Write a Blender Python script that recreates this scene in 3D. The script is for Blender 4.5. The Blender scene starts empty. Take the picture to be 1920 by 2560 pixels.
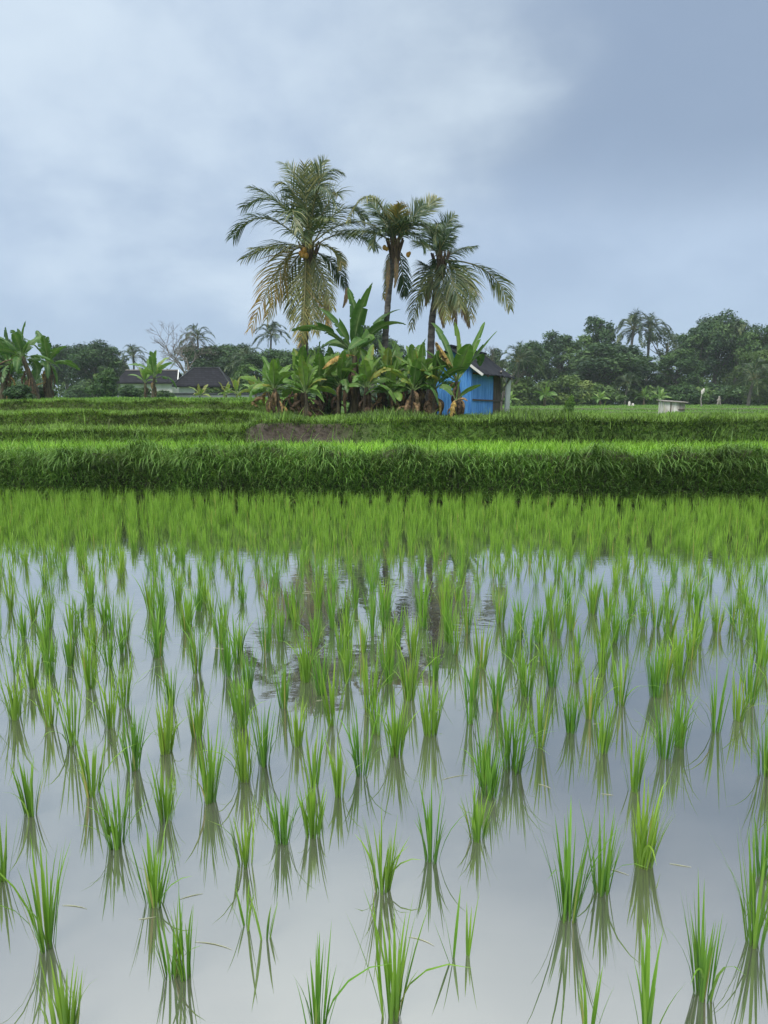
import bpy, math, random
import numpy as np
from mathutils import Vector
R = math.radians
sc = bpy.context.scene
col = sc.collection

# ------------------------------------------------------------------ camera
CAMZ, PITCH, FPX = 1.5, R(8.3), 1849.0
cd = bpy.data.cameras.new('camera'); cam = bpy.data.objects.new('camera', cd); col.objects.link(cam)
cam.location = (0, 0, CAMZ); cam.rotation_euler = (R(90) - PITCH, 0, 0)
cd.sensor_fit = 'VERTICAL'; cd.sensor_height = 36.0; cd.sensor_width = 27.0; cd.lens = 26.0
cd.clip_start = 0.05; cd.clip_end = 6000
sc.camera = cam

# ------------------------------------------------------------------ sky, sun, exposure
SUN_EL, SUN_AZ = R(52), R(-150)          # high, behind the camera and to the left, soft through cloud
world = bpy.data.worlds.new('World'); sc.world = world; world.use_nodes = True
wt = world.node_tree; wt.nodes.clear()
def N(t, ty, **kw):
    n = t.nodes.new(ty)
    for k, v in kw.items():
        if k.startswith('i_'):
            key = k[2:]; key = int(key) if key.isdigit() else key.replace('_', ' ')
            n.inputs[key].default_value = v
        else: setattr(n, k, v)
    return n
def L(t, a, b): t.links.new(a, b)
def math_n(t, op, a, b=None, c=None, clamp=False):
    n = t.nodes.new('ShaderNodeMath'); n.operation = op; n.use_clamp = clamp
    for i, v in enumerate((a, b, c)):
        if v is None: continue
        if isinstance(v, (int, float)): n.inputs[i].default_value = v
        else: t.links.new(v, n.inputs[i])
    return n.outputs[0]
def mixc(t, fac, a, b, mode='MIX'):
    n = t.nodes.new('ShaderNodeMix'); n.data_type = 'RGBA'; n.blend_type = mode; n.clamp_factor = True
    for s, v in ((n.inputs[0], fac), (n.inputs[6], a), (n.inputs[7], b)):
        if isinstance(v, (int, float)): s.default_value = v
        elif isinstance(v, tuple): s.default_value = v if len(v) == 4 else v + (1,)
        else: t.links.new(v, s)
    return n.outputs[2]
def mapr(t, v, a, b, c=0.0, d=1.0, smooth=True):
    n = t.nodes.new('ShaderNodeMapRange'); n.interpolation_type = 'SMOOTHSTEP' if smooth else 'LINEAR'
    t.links.new(v, n.inputs[0])
    for i, x in enumerate((a, b, c, d)): n.inputs[i + 1].default_value = x
    return n.outputs[0]

def build_world():
    t = wt
    out = N(t, 'ShaderNodeOutputWorld'); bg = N(t, 'ShaderNodeBackground'); bg.inputs[1].default_value = 0.1
    L(t, bg.outputs[0], out.inputs[0])
    sky = N(t, 'ShaderNodeTexSky', sky_type='NISHITA', sun_disc=False, sun_elevation=SUN_EL, sun_rotation=SUN_AZ)
    tc = N(t, 'ShaderNodeTexCoord'); sep = N(t, 'ShaderNodeSeparateXYZ'); L(t, tc.outputs['Generated'], sep.inputs[0])
    z = math_n(t, 'MAXIMUM', sep.outputs[2], 0.0)
    den = math_n(t, 'ADD', z, 0.5)
    cx = math_n(t, 'DIVIDE', sep.outputs[0], den); cy = math_n(t, 'DIVIDE', sep.outputs[1], den)
    cmb = N(t, 'ShaderNodeCombineXYZ'); L(t, cx, cmb.inputs[0]); L(t, cy, cmb.inputs[1])
    n1 = N(t, 'ShaderNodeTexNoise', i_Scale=2.6, i_Detail=6.0, i_Roughness=0.5, i_Distortion=0.15); L(t, cmb.outputs[0], n1.inputs[0])
    mp = N(t, 'ShaderNodeMapping'); mp.inputs['Location'].default_value = (3.7, 1.9, 0.6); L(t, cmb.outputs[0], mp.inputs[0])
    n2 = N(t, 'ShaderNodeTexNoise', i_Scale=1.1, i_Detail=4.0, i_Roughness=0.5, i_Distortion=0.6); L(t, mp.outputs[0], n2.inputs[0])
    # a broad darker bank of cloud up to the right, a brighter break up to the left
    n3 = N(t, 'ShaderNodeTexNoise', i_Scale=6.5, i_Detail=5.0, i_Roughness=0.55); L(t, cmb.outputs[0], n3.inputs[0])
    def lobe(x, y, zz, a, b):
        d = N(t, 'ShaderNodeVectorMath', operation='DOT_PRODUCT'); L(t, tc.outputs['Generated'], d.inputs[0])
        v = Vector((x, y, zz)).normalized(); d.inputs[1].default_value = v
        jit = math_n(t, 'MULTIPLY', math_n(t, 'SUBTRACT', n1.outputs[0], 0.5), 0.16)
        return mapr(t, math_n(t, 'ADD', d.outputs['Value'], jit), a, b)
    dark = math_n(t, 'MAXIMUM', lobe(0.36, 1.06, 0.40, 0.89, 1.0), math_n(t, 'MULTIPLY', lobe(0.66, 1.06, 0.42, 0.89, 1.0), 1.0))
    brite = lobe(-0.14, 1, 0.52, 0.90, 0.995)
    v = mapr(t, math_n(t, 'ADD', math_n(t, 'MULTIPLY', n1.outputs[0], 0.58), math_n(t, 'ADD', math_n(t, 'MULTIPLY', n2.outputs[0], 0.22), math_n(t, 'MULTIPLY', n3.outputs[0], 0.20))), 0.36, 0.64)
    base = mixc(t, v, (2.05, 2.62, 3.5), (2.55, 3.16, 4.05))
    low = mapr(t, z, 0.0, 0.20)
    base = mixc(t, low, (2.15, 2.8, 3.82), base)
    base = mixc(t, math_n(t, 'MULTIPLY', math_n(t, 'MULTIPLY', dark, mapr(t, math_n(t, 'ADD', z, math_n(t, 'MULTIPLY', math_n(t, 'SUBTRACT', n1.outputs[0], 0.5), 0.12)), 0.19, 0.31)), 0.78), base, (1.36, 1.8, 2.5))
    base = mixc(t, math_n(t, 'MULTIPLY', brite, math_n(t, 'ADD', math_n(t, 'MULTIPLY', v, 0.6), 0.15)), base, (3.9, 4.5, 5.0))
    zen = mapr(t, sep.outputs[2], 0.43, 0.92)
    base = mixc(t, zen, base, (8.8, 9.0, 8.8))
    fin = mixc(t, 0.93, sky.outputs[0], base)
    L(t, fin, bg.inputs[0])
build_world()
sd = bpy.data.lights.new('sun', 'SUN'); sd.energy = 1.5; sd.angle = R(25); sd.color = (1.0, 0.96, 0.9)
sun = bpy.data.objects.new('sun', sd); col.objects.link(sun)
# sun_rotation 0 = +Y, positive turns towards +X
sdir = Vector((math.sin(SUN_AZ) * math.cos(SUN_EL), math.cos(SUN_AZ) * math.cos(SUN_EL), math.sin(SUN_EL)))
sun.rotation_euler = sdir.to_track_quat('Z', 'Y').to_euler()
sc.view_settings.view_transform = 'Standard'; sc.view_settings.look = 'None'
sc.view_settings.gamma = 1; sc.view_settings.use_curve_mapping = False
sc.view_settings.exposure = 0.97
sc.cycles.max_bounces = 8; sc.cycles.diffuse_bounces = 3; sc.cycles.glossy_bounces = 3
sc.cycles.transmission_bounces = 3; sc.cycles.transparent_max_bounces = 8; sc.cycles.volume_bounces = 1

# ------------------------------------------------------------------ helpers
def ray(px, py):
    a = (px - 960) / FPX; b = -(py - 1280) / FPX
    c, s = math.cos(PITCH), math.sin(PITCH)
    return np.array([a, c + b * s, -s + b * c])
def P(px, py, Y):                      # the point seen at a pixel of the photograph, Y metres away
    d = ray(px, py); return np.array([0, 0, CAMZ]) + d * (Y / d[1])
def G(px, py, z=0.0):
    d = ray(px, py); return np.array([0, 0, CAMZ]) + d * ((z - CAMZ) / d[2])
c1 = lambda x, y: (560 + x / 2.242, 370 + y / 2.242)
c2 = lambda x, y: (600 + x / 2.37, 680 + y / 2.37)
def unit(v): return v / np.maximum(np.linalg.norm(v, axis=-1, keepdims=True), 1e-9)

class MB:
    def __init__(s): s.v = []; s.f = []; s.c = []; s.n = 0; s.mi = []
    def add(s, v, f, c=None, mi=0):
        v = np.asarray(v, float).reshape(-1, 3); f = np.asarray(f, int)
        if f.shape[1] == 3: f = np.concatenate([f, f[:, 2:3] * 0 - 1 - s.n], 1)
        if c is None: c = np.tile([0.5, 0.5, 0.0], (len(v), 1))
        c = np.asarray(c, float)
        if c.ndim == 1: c = np.tile(c, (len(v), 1))
        s.v.append(v); s.f.append(f + s.n); s.c.append(c); s.mi.append(np.full(len(f), mi)); s.n += len(v)
    def box(s, x0, x1, y0, y1, z0, z1, c=None, mi=0, M=None):
        v = np.array([[x, y, z] for x in (x0, x1) for y in (y0, y1) for z in (z0, z1)], float)
        if M is not None: v = M(v)
        s.add(v, [[0, 1, 3, 2], [4, 6, 7, 5], [0, 4, 5, 1], [2, 3, 7, 6], [0, 2, 6, 4], [1, 5, 7, 3]], c, mi)
    def tube(s, pts, rad, n=8, c=(0.5, 0.5, 0), jit=0.0, rng=None, cap=True):
        pts = np.asarray(pts, float); m = len(pts); rad = np.broadcast_to(rad, (m,)).astype(float)
        T = unit(np.gradient(pts, axis=0)); ref = np.array([0.31, 0.95, 0.05])
        if abs(np.dot(unit(pts[-1] - pts[0]), ref)) > 0.9: ref = np.array([1.0, 0.1, 0.2])
        A = unit(np.cross(T, ref)); B = np.cross(T, A)
        a = np.linspace(0, 2 * math.pi, n, endpoint=False)
        rr = rad[:, None] * (1 + (jit * (rng.random((m, n)) - 0.5) if jit else 0) * np.ones((m, n)))
        v = pts[:, None] + rr[..., None] * (np.cos(a)[None, :, None] * A[:, None] + np.sin(a)[None, :, None] * B[:, None])
        i = np.arange(m - 1)[:, None] * n; j = np.arange(n)[None]; k = (j + 1) % n
        f = np.stack([i + j, i + k, i + n + k, i + n + j], -1).reshape(-1, 4)
        cc = np.tile(np.asarray(c, float), (m * n, 1)); cc[:, 1] = np.repeat(np.linspace(0, 1, m), n)
        s.add(v, f, cc)
        if cap:
            for q in (0, m - 1):
                s.add(np.concatenate([v[q], pts[q:q + 1]]), [[x, (x + 1) % n, n] for x in range(n)], np.asarray(c, float))
    def build(s, name, mats, parent=None, smooth=True):
        me = bpy.data.meshes.new(name)
        v = np.concatenate(s.v); f = np.concatenate(s.f); mi = np.concatenate(s.mi)
        tri = f[:, 3] < 0
        ln = np.where(tri, 3, 4); st = np.concatenate([[0], np.cumsum(ln)[:-1]])
        keep = np.ones_like(f, bool); keep[tri, 3] = False
        me.vertices.add(len(v)); me.vertices.foreach_set('co', v.ravel())
        me.loops.add(int(ln.sum())); me.loops.foreach_set('vertex_index', f[keep].ravel())
        me.polygons.add(len(f)); me.polygons.foreach_set('loop_start', st); me.polygons.foreach_set('loop_total', ln)
        me.polygons.foreach_set('use_smooth', np.full(len(f), bool(smooth)))
        me.polygons.foreach_set('material_index', mi)
        at = me.attributes.new('tint', 'FLOAT_COLOR', 'POINT')
        c4 = np.ones((len(v), 4)); c4[:, :3] = np.concatenate(s.c); at.data.foreach_set('color', c4.ravel())
        me.update(calc_edges=True)
        for m in (mats if isinstance(mats, (list, tuple)) else [mats]): me.materials.append(m)
        o = bpy.data.objects.new(name, me); col.objects.link(o)
        if parent is not None: o.parent = parent
        return o
def tag(o, label, cat=None, group=None, kind=None):
    o['label'] = label
    if cat: o['category'] = cat
    if group: o['group'] = group
    if kind: o['kind'] = kind
    return o
def thing(name, label, cat, loc, group=None):
    o = bpy.data.objects.new(name, None); col.objects.link(o); o.location = loc; o.empty_display_size = 0.2
    return tag(o, label, cat, group)
def copy_thing(src, label, loc, rz=0.0, scale=None, group=None, mat=None):
    r = src.copy(); col.objects.link(r); r.location = loc; r.rotation_euler = (0, 0, rz)
    if scale is not None: r.scale = scale
    r['label'] = label
    if group: r['group'] = group
    for ch in src.children:
        c = ch.copy(); col.objects.link(c); c.parent = r
        if mat and ch.name.startswith('crown'):
            c.material_slots[0].link = 'OBJECT'; c.material_slots[0].material = mat
    return r

# blades: curved tapering strips, all at once
def blades(mb, p, az, ln, w, th0, th1, nseg, rnd, fold=0.0, power=1.5, basew=0.6, kindv=0.0):
    n = len(p); s = np.linspace(0, 1, nseg + 1)
    th0 = np.broadcast_to(th0, (n,)); th1 = np.broadcast_to(th1, (n,)); ln = np.broadcast_to(ln, (n,)); w = np.broadcast_to(w, (n,))
    sm = (s[1:] + s[:-1]) / 2
    tm = th0[:, None] + (th1 - th0)[:, None] * sm[None] ** power
    ds = (ln / nseg)[:, None]
    hx = np.concatenate([np.zeros((n, 1)), np.cumsum(np.sin(tm) * ds, 1)], 1)
    hz = np.concatenate([np.zeros((n, 1)), np.cumsum(np.cos(tm) * ds, 1)], 1)
    h = np.stack([np.cos(az), np.sin(az), 0 * az], -1)
    pos = p[:, None] + h[:, None] * hx[..., None]; pos[..., 2] += hz
    side = np.stack([-np.sin(az), np.cos(az), 0 * az], -1)
    wp = np.maximum((1 - s ** 3) * (basew + (1 - basew) * np.minimum(1, s * 3)), 0.03)
    off = side[:, None] * (w[:, None] * wp[None] / 2)[..., None]
    t = np.broadcast_to(s[None], (n, nseg + 1)); rr = np.broadcast_to(rnd[:, None], t.shape)
    cc = np.stack([rr, t, np.full(t.shape, kindv)], -1)
    if fold:
        th = np.concatenate([tm[:, :1], (tm[:, 1:] + tm[:, :-1]) / 2, tm[:, -1:]], 1)
        nor = h[:, None] * np.cos(th)[..., None]; nor[..., 2] -= np.sin(th)
        cen = pos + nor * (w[:, None] * wp[None] * fold)[..., None]
        v = np.stack([pos - off, cen, pos + off], 2); k = 3
    else:
        v = np.stack([pos - off, pos + off], 2); k = 2
    cc = np.repeat(cc[:, :, None], k, 2)
    b = (np.arange(n) * (nseg + 1) * k)[:, None, None] + (np.arange(nseg) * k)[None, :, None] + np.arange(k - 1)[None, None]
    f = np.stack([b, b + 1, b + k + 1, b + k], -1).reshape(-1, 4)
    mb.add(v.reshape(-1, 3), f, cc.reshape(-1, 3))

# ------------------------------------------------------------------ materials
def newmat(name):
    m = bpy.data.materials.new(name); m.use_nodes = True; t = m.node_tree; t.nodes.clear()
    out = N(t, 'ShaderNodeOutputMaterial'); return m, t, out
def ramp(t, fac, stops):
    n = t.nodes.new('ShaderNodeValToRGB'); e = n.color_ramp.elements
    while len(e) < len(stops): e.new(0.5)
    for el, (p, c) in zip(e, stops): el.position = p; el.color = c + (1,)
    t.links.new(fac, n.inputs[0]); return n.outputs[0]
def leafmat(name, stops, tip=None, tipa=0.5, trans=0.3, rough=0.5, spec=0.3, noise=0.0, nscale=6.0, rib=None, objvar=0.0, foot=None, tcol=(1.25, 1.25, 0.7)):
    m, t, out = newmat(name)
    at = N(t, 'ShaderNodeAttribute', attribute_name='tint'); sep = N(t, 'ShaderNodeSeparateColor'); L(t, at.outputs['Color'], sep.inputs[0])
    c = ramp(t, sep.outputs[0], stops)
    if tip: c = mixc(t, mapr(t, sep.outputs[1], tipa, 1.0), c, tip)
    if foot: c = mixc(t, mapr(t, sep.outputs[1], 0.0, 0.16, 0.75, 0.0), c, foot)
    if rib: c = mixc(t, sep.outputs[2], c, rib)
    if noise:
        g = N(t, 'ShaderNodeNewGeometry'); nz = N(t, 'ShaderNodeTexNoise', i_Scale=nscale, i_Detail=3.0); L(t, g.outputs['Position'], nz.inputs[0])
        k = mapr(t, nz.outputs[0], 0.3, 0.7, 1 - noise, 1 + noise)
        hs = N(t, 'ShaderNodeHueSaturation'); L(t, k, hs.inputs['Value']); L(t, c, hs.inputs['Color']); c = hs.outputs[0]
    if objvar:
        oi = N(t, 'ShaderNodeObjectInfo'); hs = N(t, 'ShaderNodeHueSaturation')
        L(t, mapr(t, oi.outputs['Random'], 0, 1, 1 - objvar, 1 + objvar, False), hs.inputs['Value'])
        L(t, mapr(t, oi.outputs['Random'], 0, 1, 0.515, 0.485, False), hs.inputs['Hue']); L(t, c, hs.inputs['Color']); c = hs.outputs[0]
    b = N(t, 'ShaderNodeBsdfPrincipled', i_Roughness=rough); b.inputs['Specular IOR Level'].default_value = spec; L(t, c, b.inputs['Base Color'])
    if trans:
        tr = N(t, 'ShaderNodeBsdfTranslucent'); L(t, mixc(t, 1.0, c, tcol, 'MULTIPLY'), tr.inputs[0])
        mx = N(t, 'ShaderNodeMixShader'); mx.inputs[0].default_value = trans
        L(t, b.outputs[0], mx.inputs[1]); L(t, tr.outputs[0], mx.inputs[2]); L(t, mx.outputs[0], out.inputs[0])
    else: L(t, b.outputs[0], out.inputs[0])
    return m
def plainmat(name, ca, cb, scale=8.0, rough=0.7, bump=0.2, bscale=None, stretch=(1, 1, 1), metallic=0.0, wave=None, detail=5.0, lo=0.35, hi=0.65, spec=0.3):
    m, t, out = newmat(name)
    tc = N(t, 'ShaderNodeTexCoord'); mp = N(t, 'ShaderNodeMapping'); mp.inputs['Scale'].default_value = stretch; L(t, tc.outputs['Object'], mp.inputs[0])
    nz = N(t, 'ShaderNodeTexNoise', i_Scale=scale, i_Detail=detail, i_Roughness=0.6); L(t, mp.outputs[0], nz.inputs[0])
    c = mixc(t, mapr(t, nz.outputs[0], lo, hi), ca, cb)
    b = N(t, 'ShaderNodeBsdfPrincipled', i_Roughness=rough, i_Metallic=metallic); b.inputs['Specular IOR Level'].default_value = spec
    L(t, c, b.inputs['Base Color'])
    nb = N(t, 'ShaderNodeTexNoise', i_Scale=bscale or scale * 3, i_Detail=4.0); L(t, mp.outputs[0], nb.inputs[0])
    bp = N(t, 'ShaderNodeBump', i_Strength=bump, i_Distance=0.02); L(t, nb.outputs[0], bp.inputs['Height']); L(t, bp.outputs[0], b.inputs['Normal'])
    L(t, b.outputs[0], out.inputs[0]); return m

M = {}
M['rice'] = leafmat('rice_leaf', [(0, (0.055, 0.155, 0.016)), (0.6, (0.125, 0.275, 0.024)), (0.95, (0.21, 0.37, 0.045)), (1, (0.34, 0.33, 0.10))], tip=(0.205, 0.38, 0.05), tipa=0.3, trans=0.35, rough=0.42, spec=0.35, objvar=0.13, foot=(0.11, 0.14, 0.045))
M['seedling'] = leafmat('seedling_leaf', [(0, (0.16, 0.35, 0.03)), (1, (0.28, 0.50, 0.055))], trans=0.35, rough=0.5, noise=0.2, nscale=0.8)
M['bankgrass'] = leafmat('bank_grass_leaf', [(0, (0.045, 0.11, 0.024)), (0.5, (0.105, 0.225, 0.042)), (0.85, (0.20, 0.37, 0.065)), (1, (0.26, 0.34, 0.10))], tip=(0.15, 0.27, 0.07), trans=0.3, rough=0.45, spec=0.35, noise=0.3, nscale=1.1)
M['weedleaf'] = leafmat('weed_leaf', [(0, (0.04, 0.10, 0.02)), (1, (0.17, 0.32, 0.06))], trans=0.25, rough=0.5)
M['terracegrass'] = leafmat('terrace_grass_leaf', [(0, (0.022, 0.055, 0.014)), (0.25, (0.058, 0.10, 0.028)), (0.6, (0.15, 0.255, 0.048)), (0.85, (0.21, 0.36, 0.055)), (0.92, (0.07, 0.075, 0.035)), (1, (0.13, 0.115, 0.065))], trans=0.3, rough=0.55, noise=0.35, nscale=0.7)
M['fieldgrass'] = leafmat('field_grass_leaf', [(0, (0.08, 0.18, 0.025)), (1, (0.17, 0.31, 0.05))], trans=0.3, rough=0.55, noise=0.35, nscale=0.16)
M['frond'] = leafmat('palm_frond', [(0, (0.022, 0.052, 0.024)), (0.38, (0.055, 0.10, 0.034)), (0.6, (0.23, 0.23, 0.065)), (0.82, (0.46, 0.28, 0.06)), (1, (0.21, 0.14, 0.085))], trans=0.16, rough=0.42, spec=0.5, rib=(0.20, 0.19, 0.07))
M['ptrunk'] = plainmat('palm_bark', (0.055, 0.05, 0.045), (0.14, 0.13, 0.115), 5, 0.85, 0.6, 14, (1, 1, 3))
M['boot'] = plainmat('palm_boot_fibre', (0.05, 0.035, 0.025), (0.14, 0.095, 0.06), 9, 0.9, 0.5, 30, (1, 1, .3))
M['coconut'] = plainmat('coconut_husk', (0.42, 0.2, 0.035), (0.5, 0.3, 0.07), 6, 0.5, 0.1)
M['banana'] = leafmat('banana_leaf', [(0, (0.035, 0.10, 0.024)), (0.55, (0.08, 0.185, 0.034)), (0.85, (0.185, 0.32, 0.06)), (1, (0.25, 0.24, 0.05))], trans=0.3, rough=0.4, spec=0.4, rib=(0.23, 0.33, 0.12), noise=0.15, nscale=9)
M['bananadead'] = leafmat('banana_dead_leaf', [(0, (0.06, 0.042, 0.03)), (0.5, (0.17, 0.115, 0.07)), (0.8, (0.30, 0.20, 0.11)), (1, (0.42, 0.29, 0.08))], trans=0.12, rough=0.8, spec=0.1, noise=0.45, nscale=14, tcol=(1, .9, .7))
M['bananastem'] = plainmat('banana_stem_sheath', (0.035, 0.028, 0.02), (0.11, 0.09, 0.05), 5, 0.7, 0.4, 12, (3, 3, .6))
CR = dict(trans=0.2, rough=0.55, spec=0.3, objvar=0.22)
M['crown_dark'] = leafmat('dark_foliage', [(0, (0.022, 0.055, 0.022)), (0.55, (0.05, 0.108, 0.036)), (1, (0.11, 0.19, 0.055))], **CR)
M['crown_mid'] = leafmat('mid_foliage', [(0, (0.035, 0.08, 0.026)), (0.55, (0.08, 0.155, 0.04)), (1, (0.16, 0.25, 0.065))], **CR)
M['crown_light'] = leafmat('light_foliage', [(0, (0.055, 0.105, 0.022)), (0.6, (0.10, 0.17, 0.034)), (1, (0.17, 0.235, 0.055))], **CR)
M['crown_grey'] = leafmat('grey_green_foliage', [(0, (0.05, 0.085, 0.05)), (0.6, (0.085, 0.13, 0.075)), (1, (0.13, 0.175, 0.10))], **CR)
M['bark'] = plainmat('tree_bark', (0.07, 0.06, 0.05), (0.15, 0.13, 0.11), 3, 0.9, 0.6, 9, (2, 2, .5))
M['palebark'] = plainmat('pale_bark', (0.13, 0.11, 0.095), (0.23, 0.20, 0.17), 3, 0.9, 0.5, 9, (2, 2, .5))
M['blue'] = plainmat('blue_painted_sheet', (0.06, 0.24, 0.62), (0.15, 0.42, 0.82), 3.2, 0.5, 0.1, 8, (4, 4, .5), spec=0.4)
M['roof'] = plainmat('dark_roof_sheet', (0.018, 0.02, 0.026), (0.033, 0.036, 0.044), 3, 0.9, 0.2, 20, spec=0.15)
M['wood'] = plainmat('weathered_wood', (0.055, 0.04, 0.032), (0.14, 0.105, 0.085), 4, 0.85, 0.5, 15, (8, 8, .5))
M['greywood'] = plainmat('grey_wood', (0.22, 0.2, 0.18), (0.36, 0.33, 0.3), 4, 0.85, 0.4, 15, (6, 6, .5))
M['white'] = plainmat('white_paint', (0.62, 0.62, 0.6), (0.8, 0.8, 0.78), 2, 0.7, 0.1)
M['shedwhite'] = plainmat('stained_white_board', (0.42, 0.38, 0.34), (0.72, 0.69, 0.65), 2.5, 0.8, 0.2, 9, (3, 3, .6))
M['plaster'] = plainmat('pale_plaster', (0.55, 0.54, 0.52), (0.68, 0.67, 0.65), 1.2, 0.9, 0.1)
M['wallgrey'] = plainmat('grey_render_wall', (0.14, 0.16, 0.16), (0.22, 0.24, 0.24), 0.7, 0.9, 0.2)
M['cap'] = plainmat('dark_coping', (0.03, 0.035, 0.04), (0.06, 0.065, 0.07), 1, 0.9, 0.2)
M['straw'] = plainmat('pale_straw', (0.26, 0.29, 0.17), (0.44, 0.44, 0.32), 12, 0.7, 0.1)

def shingle():
    m, t, out = newmat('dark_roof_shingles')
    tc = N(t, 'ShaderNodeTexCoord')
    br = N(t, 'ShaderNodeTexBrick', i_Scale=1.0); br.inputs['Color1'].default_value = (0.016, 0.016, 0.021, 1); br.inputs['Color2'].default_value = (0.028, 0.028, 0.036, 1)
    br.inputs['Mortar'].default_value = (0.012, 0.012, 0.015, 1); br.inputs['Mortar Size'].default_value = 0.02; br.inputs['Brick Width'].default_value = 0.35; br.inputs['Row Height'].default_value = 0.2
    sep = N(t, 'ShaderNodeSeparateXYZ'); L(t, tc.outputs['Object'], sep.inputs[0]); cb = N(t, 'ShaderNodeCombineXYZ')
    L(t, math_n(t, 'ADD', sep.outputs[0], sep.outputs[1]), cb.inputs[0]); L(t, sep.outputs[2], cb.inputs[1]); L(t, cb.outputs[0], br.inputs[0])
    b = N(t, 'ShaderNodeBsdfPrincipled', i_Roughness=0.95); b.inputs['Specular IOR Level'].default_value = 0.12; L(t, br.outputs[0], b.inputs['Base Color']); L(t, b.outputs[0], out.inputs[0]); return m
M['shingle'] = shingle()

def water_mat():
    m, t, out = newmat('muddy_water')
    g = N(t, 'ShaderNodeNewGeometry')
    nz = N(t, 'ShaderNodeTexNoise', i_Scale=0.9, i_Detail=3.0); L(t, g.outputs['Position'], nz.inputs[0])
    nz.inputs['Scale'].default_value = 2.2; nz.inputs['Detail'].default_value = 6.0
    c = mixc(t, mapr(t, nz.outputs[0], 0.35, 0.65), (0.08, 0.077, 0.066), (0.12, 0.115, 0.10))
    df = N(t, 'ShaderNodeBsdfDiffuse'); L(t, c, df.inputs[0])
    mp = N(t, 'ShaderNodeMapping'); mp.inputs['Scale'].default_value = (1.0, 2.4, 1); L(t, g.outputs['Position'], mp.inputs[0])
    r1 = N(t, 'ShaderNodeTexNoise', i_Scale=7.0, i_Detail=2.0, i_Distortion=0.5); L(t, mp.outputs[0], r1.inputs[0])
    r2 = N(t, 'ShaderNodeTexNoise', i_Scale=1.6, i_Detail=2.0); L(t, mp.outputs[0], r2.inputs[0])
    mk = N(t, 'ShaderNodeTexNoise', i_Scale=0.55, i_Detail=2.0); L(t, g.outputs['Position'], mk.inputs[0])
    # breeze ruffles the open middle of the paddy more than the sheltered near edge
    sep = N(t, 'ShaderNodeSeparateXYZ'); L(t, g.outputs['Position'], sep.inputs[0])
    msk = math_n(t, 'MULTIPLY', mapr(t, sep.outputs[1], 3.2, 5.0), mapr(t, mk.outputs[0], 0.35, 0.6))
    amp = math_n(t, 'ADD', math_n(t, 'MULTIPLY', msk, 0.8), 0.06)
    hgt = math_n(t, 'ADD', math_n(t, 'MULTIPLY', r1.outputs[0], amp), math_n(t, 'MULTIPLY', r2.outputs[0], 0.35))
    bp = N(t, 'ShaderNodeBump', i_Strength=0.12, i_Distance=0.01); L(t, hgt, bp.inputs['Height'])
    gl = N(t, 'ShaderNodeBsdfGlossy', i_Roughness=0.015); gl.inputs[0].default_value = (0.90, 0.91, 0.88, 1); L(t, bp.outputs[0], gl.inputs['Normal'])
    fr = N(t, 'ShaderNodeFresnel', i_IOR=1.33)
    fac = math_n(t, 'ADD', math_n(t, 'MULTIPLY', fr.outputs[0], 1.2), 0.47, clamp=True)
    mx = N(t, 'ShaderNodeMixShader'); L(t, math_n(t, 'MINIMUM', fac, 0.96), mx.inputs[0])
    L(t, df.outputs[0], mx.inputs[1]); L(t, gl.outputs[0], mx.inputs[2]); L(t, mx.outputs[0], out.inputs[0]); return m
M['water'] = water_mat()

def ground_mat():
    m, t, out = newmat('earth_and_turf')
    g = N(t, 'ShaderNodeNewGeometry')
    at = N(t, 'ShaderNodeAttribute', attribute_name='tint'); sep = N(t, 'ShaderNodeSeparateColor'); L(t, at.outputs['Color'], sep.inputs[0])
    n1 = N(t, 'ShaderNodeTexNoise', i_Scale=2.5, i_Detail=6.0, i_Roughness=0.65); L(t, g.outputs['Position'], n1.inputs[0])
    n2 = N(t, 'ShaderNodeTexNoise', i_Scale=14.0, i_Detail=5.0, i_Roughness=0.7); L(t, g.outputs['Position'], n2.inputs[0])
    mpn = N(t, 'ShaderNodeMapping'); mpn.inputs['Scale'].default_value = (0.05, 0.25, 0.2); L(t, g.outputs['Position'], mpn.inputs[0])
    n3 = N(t, 'ShaderNodeTexNoise', i_Scale=1.0, i_Detail=4.0); L(t, mpn.outputs[0], n3.inputs[0])
    grass = mixc(t, mapr(t, n3.outputs[0], 0.35, 0.65), (0.05, 0.11, 0.02), (0.13, 0.25, 0.035))
    grass = mixc(t, mapr(t, n2.outputs[0], 0.35, 0.7), grass, (0.085, 0.15, 0.03))
    soil = mixc(t, mapr(t, n2.outputs[0], 0.3, 0.7), (0.034, 0.027, 0.021), (0.085, 0.068, 0.055))
    soil = mixc(t, mapr(t, n1.outputs[0], 0.4, 0.7), soil, (0.105, 0.088, 0.075))
    c = mixc(t, sep.outputs[0], grass, soil)
    b = N(t, 'ShaderNodeBsdfPrincipled', i_Roughness=0.95); b.inputs['Specular IOR Level'].default_value = 0.15; L(t, c, b.inputs['Base Color'])
    bp = N(t, 'ShaderNodeBump', i_Strength=0.7, i_Distance=0.05); L(t, n2.outputs[0], bp.inputs['Height']); L(t, bp.outputs[0], b.inputs['Normal'])
    L(t, b.outputs[0], out.inputs[0]); return m
M['ground'] = ground_mat()

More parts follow.
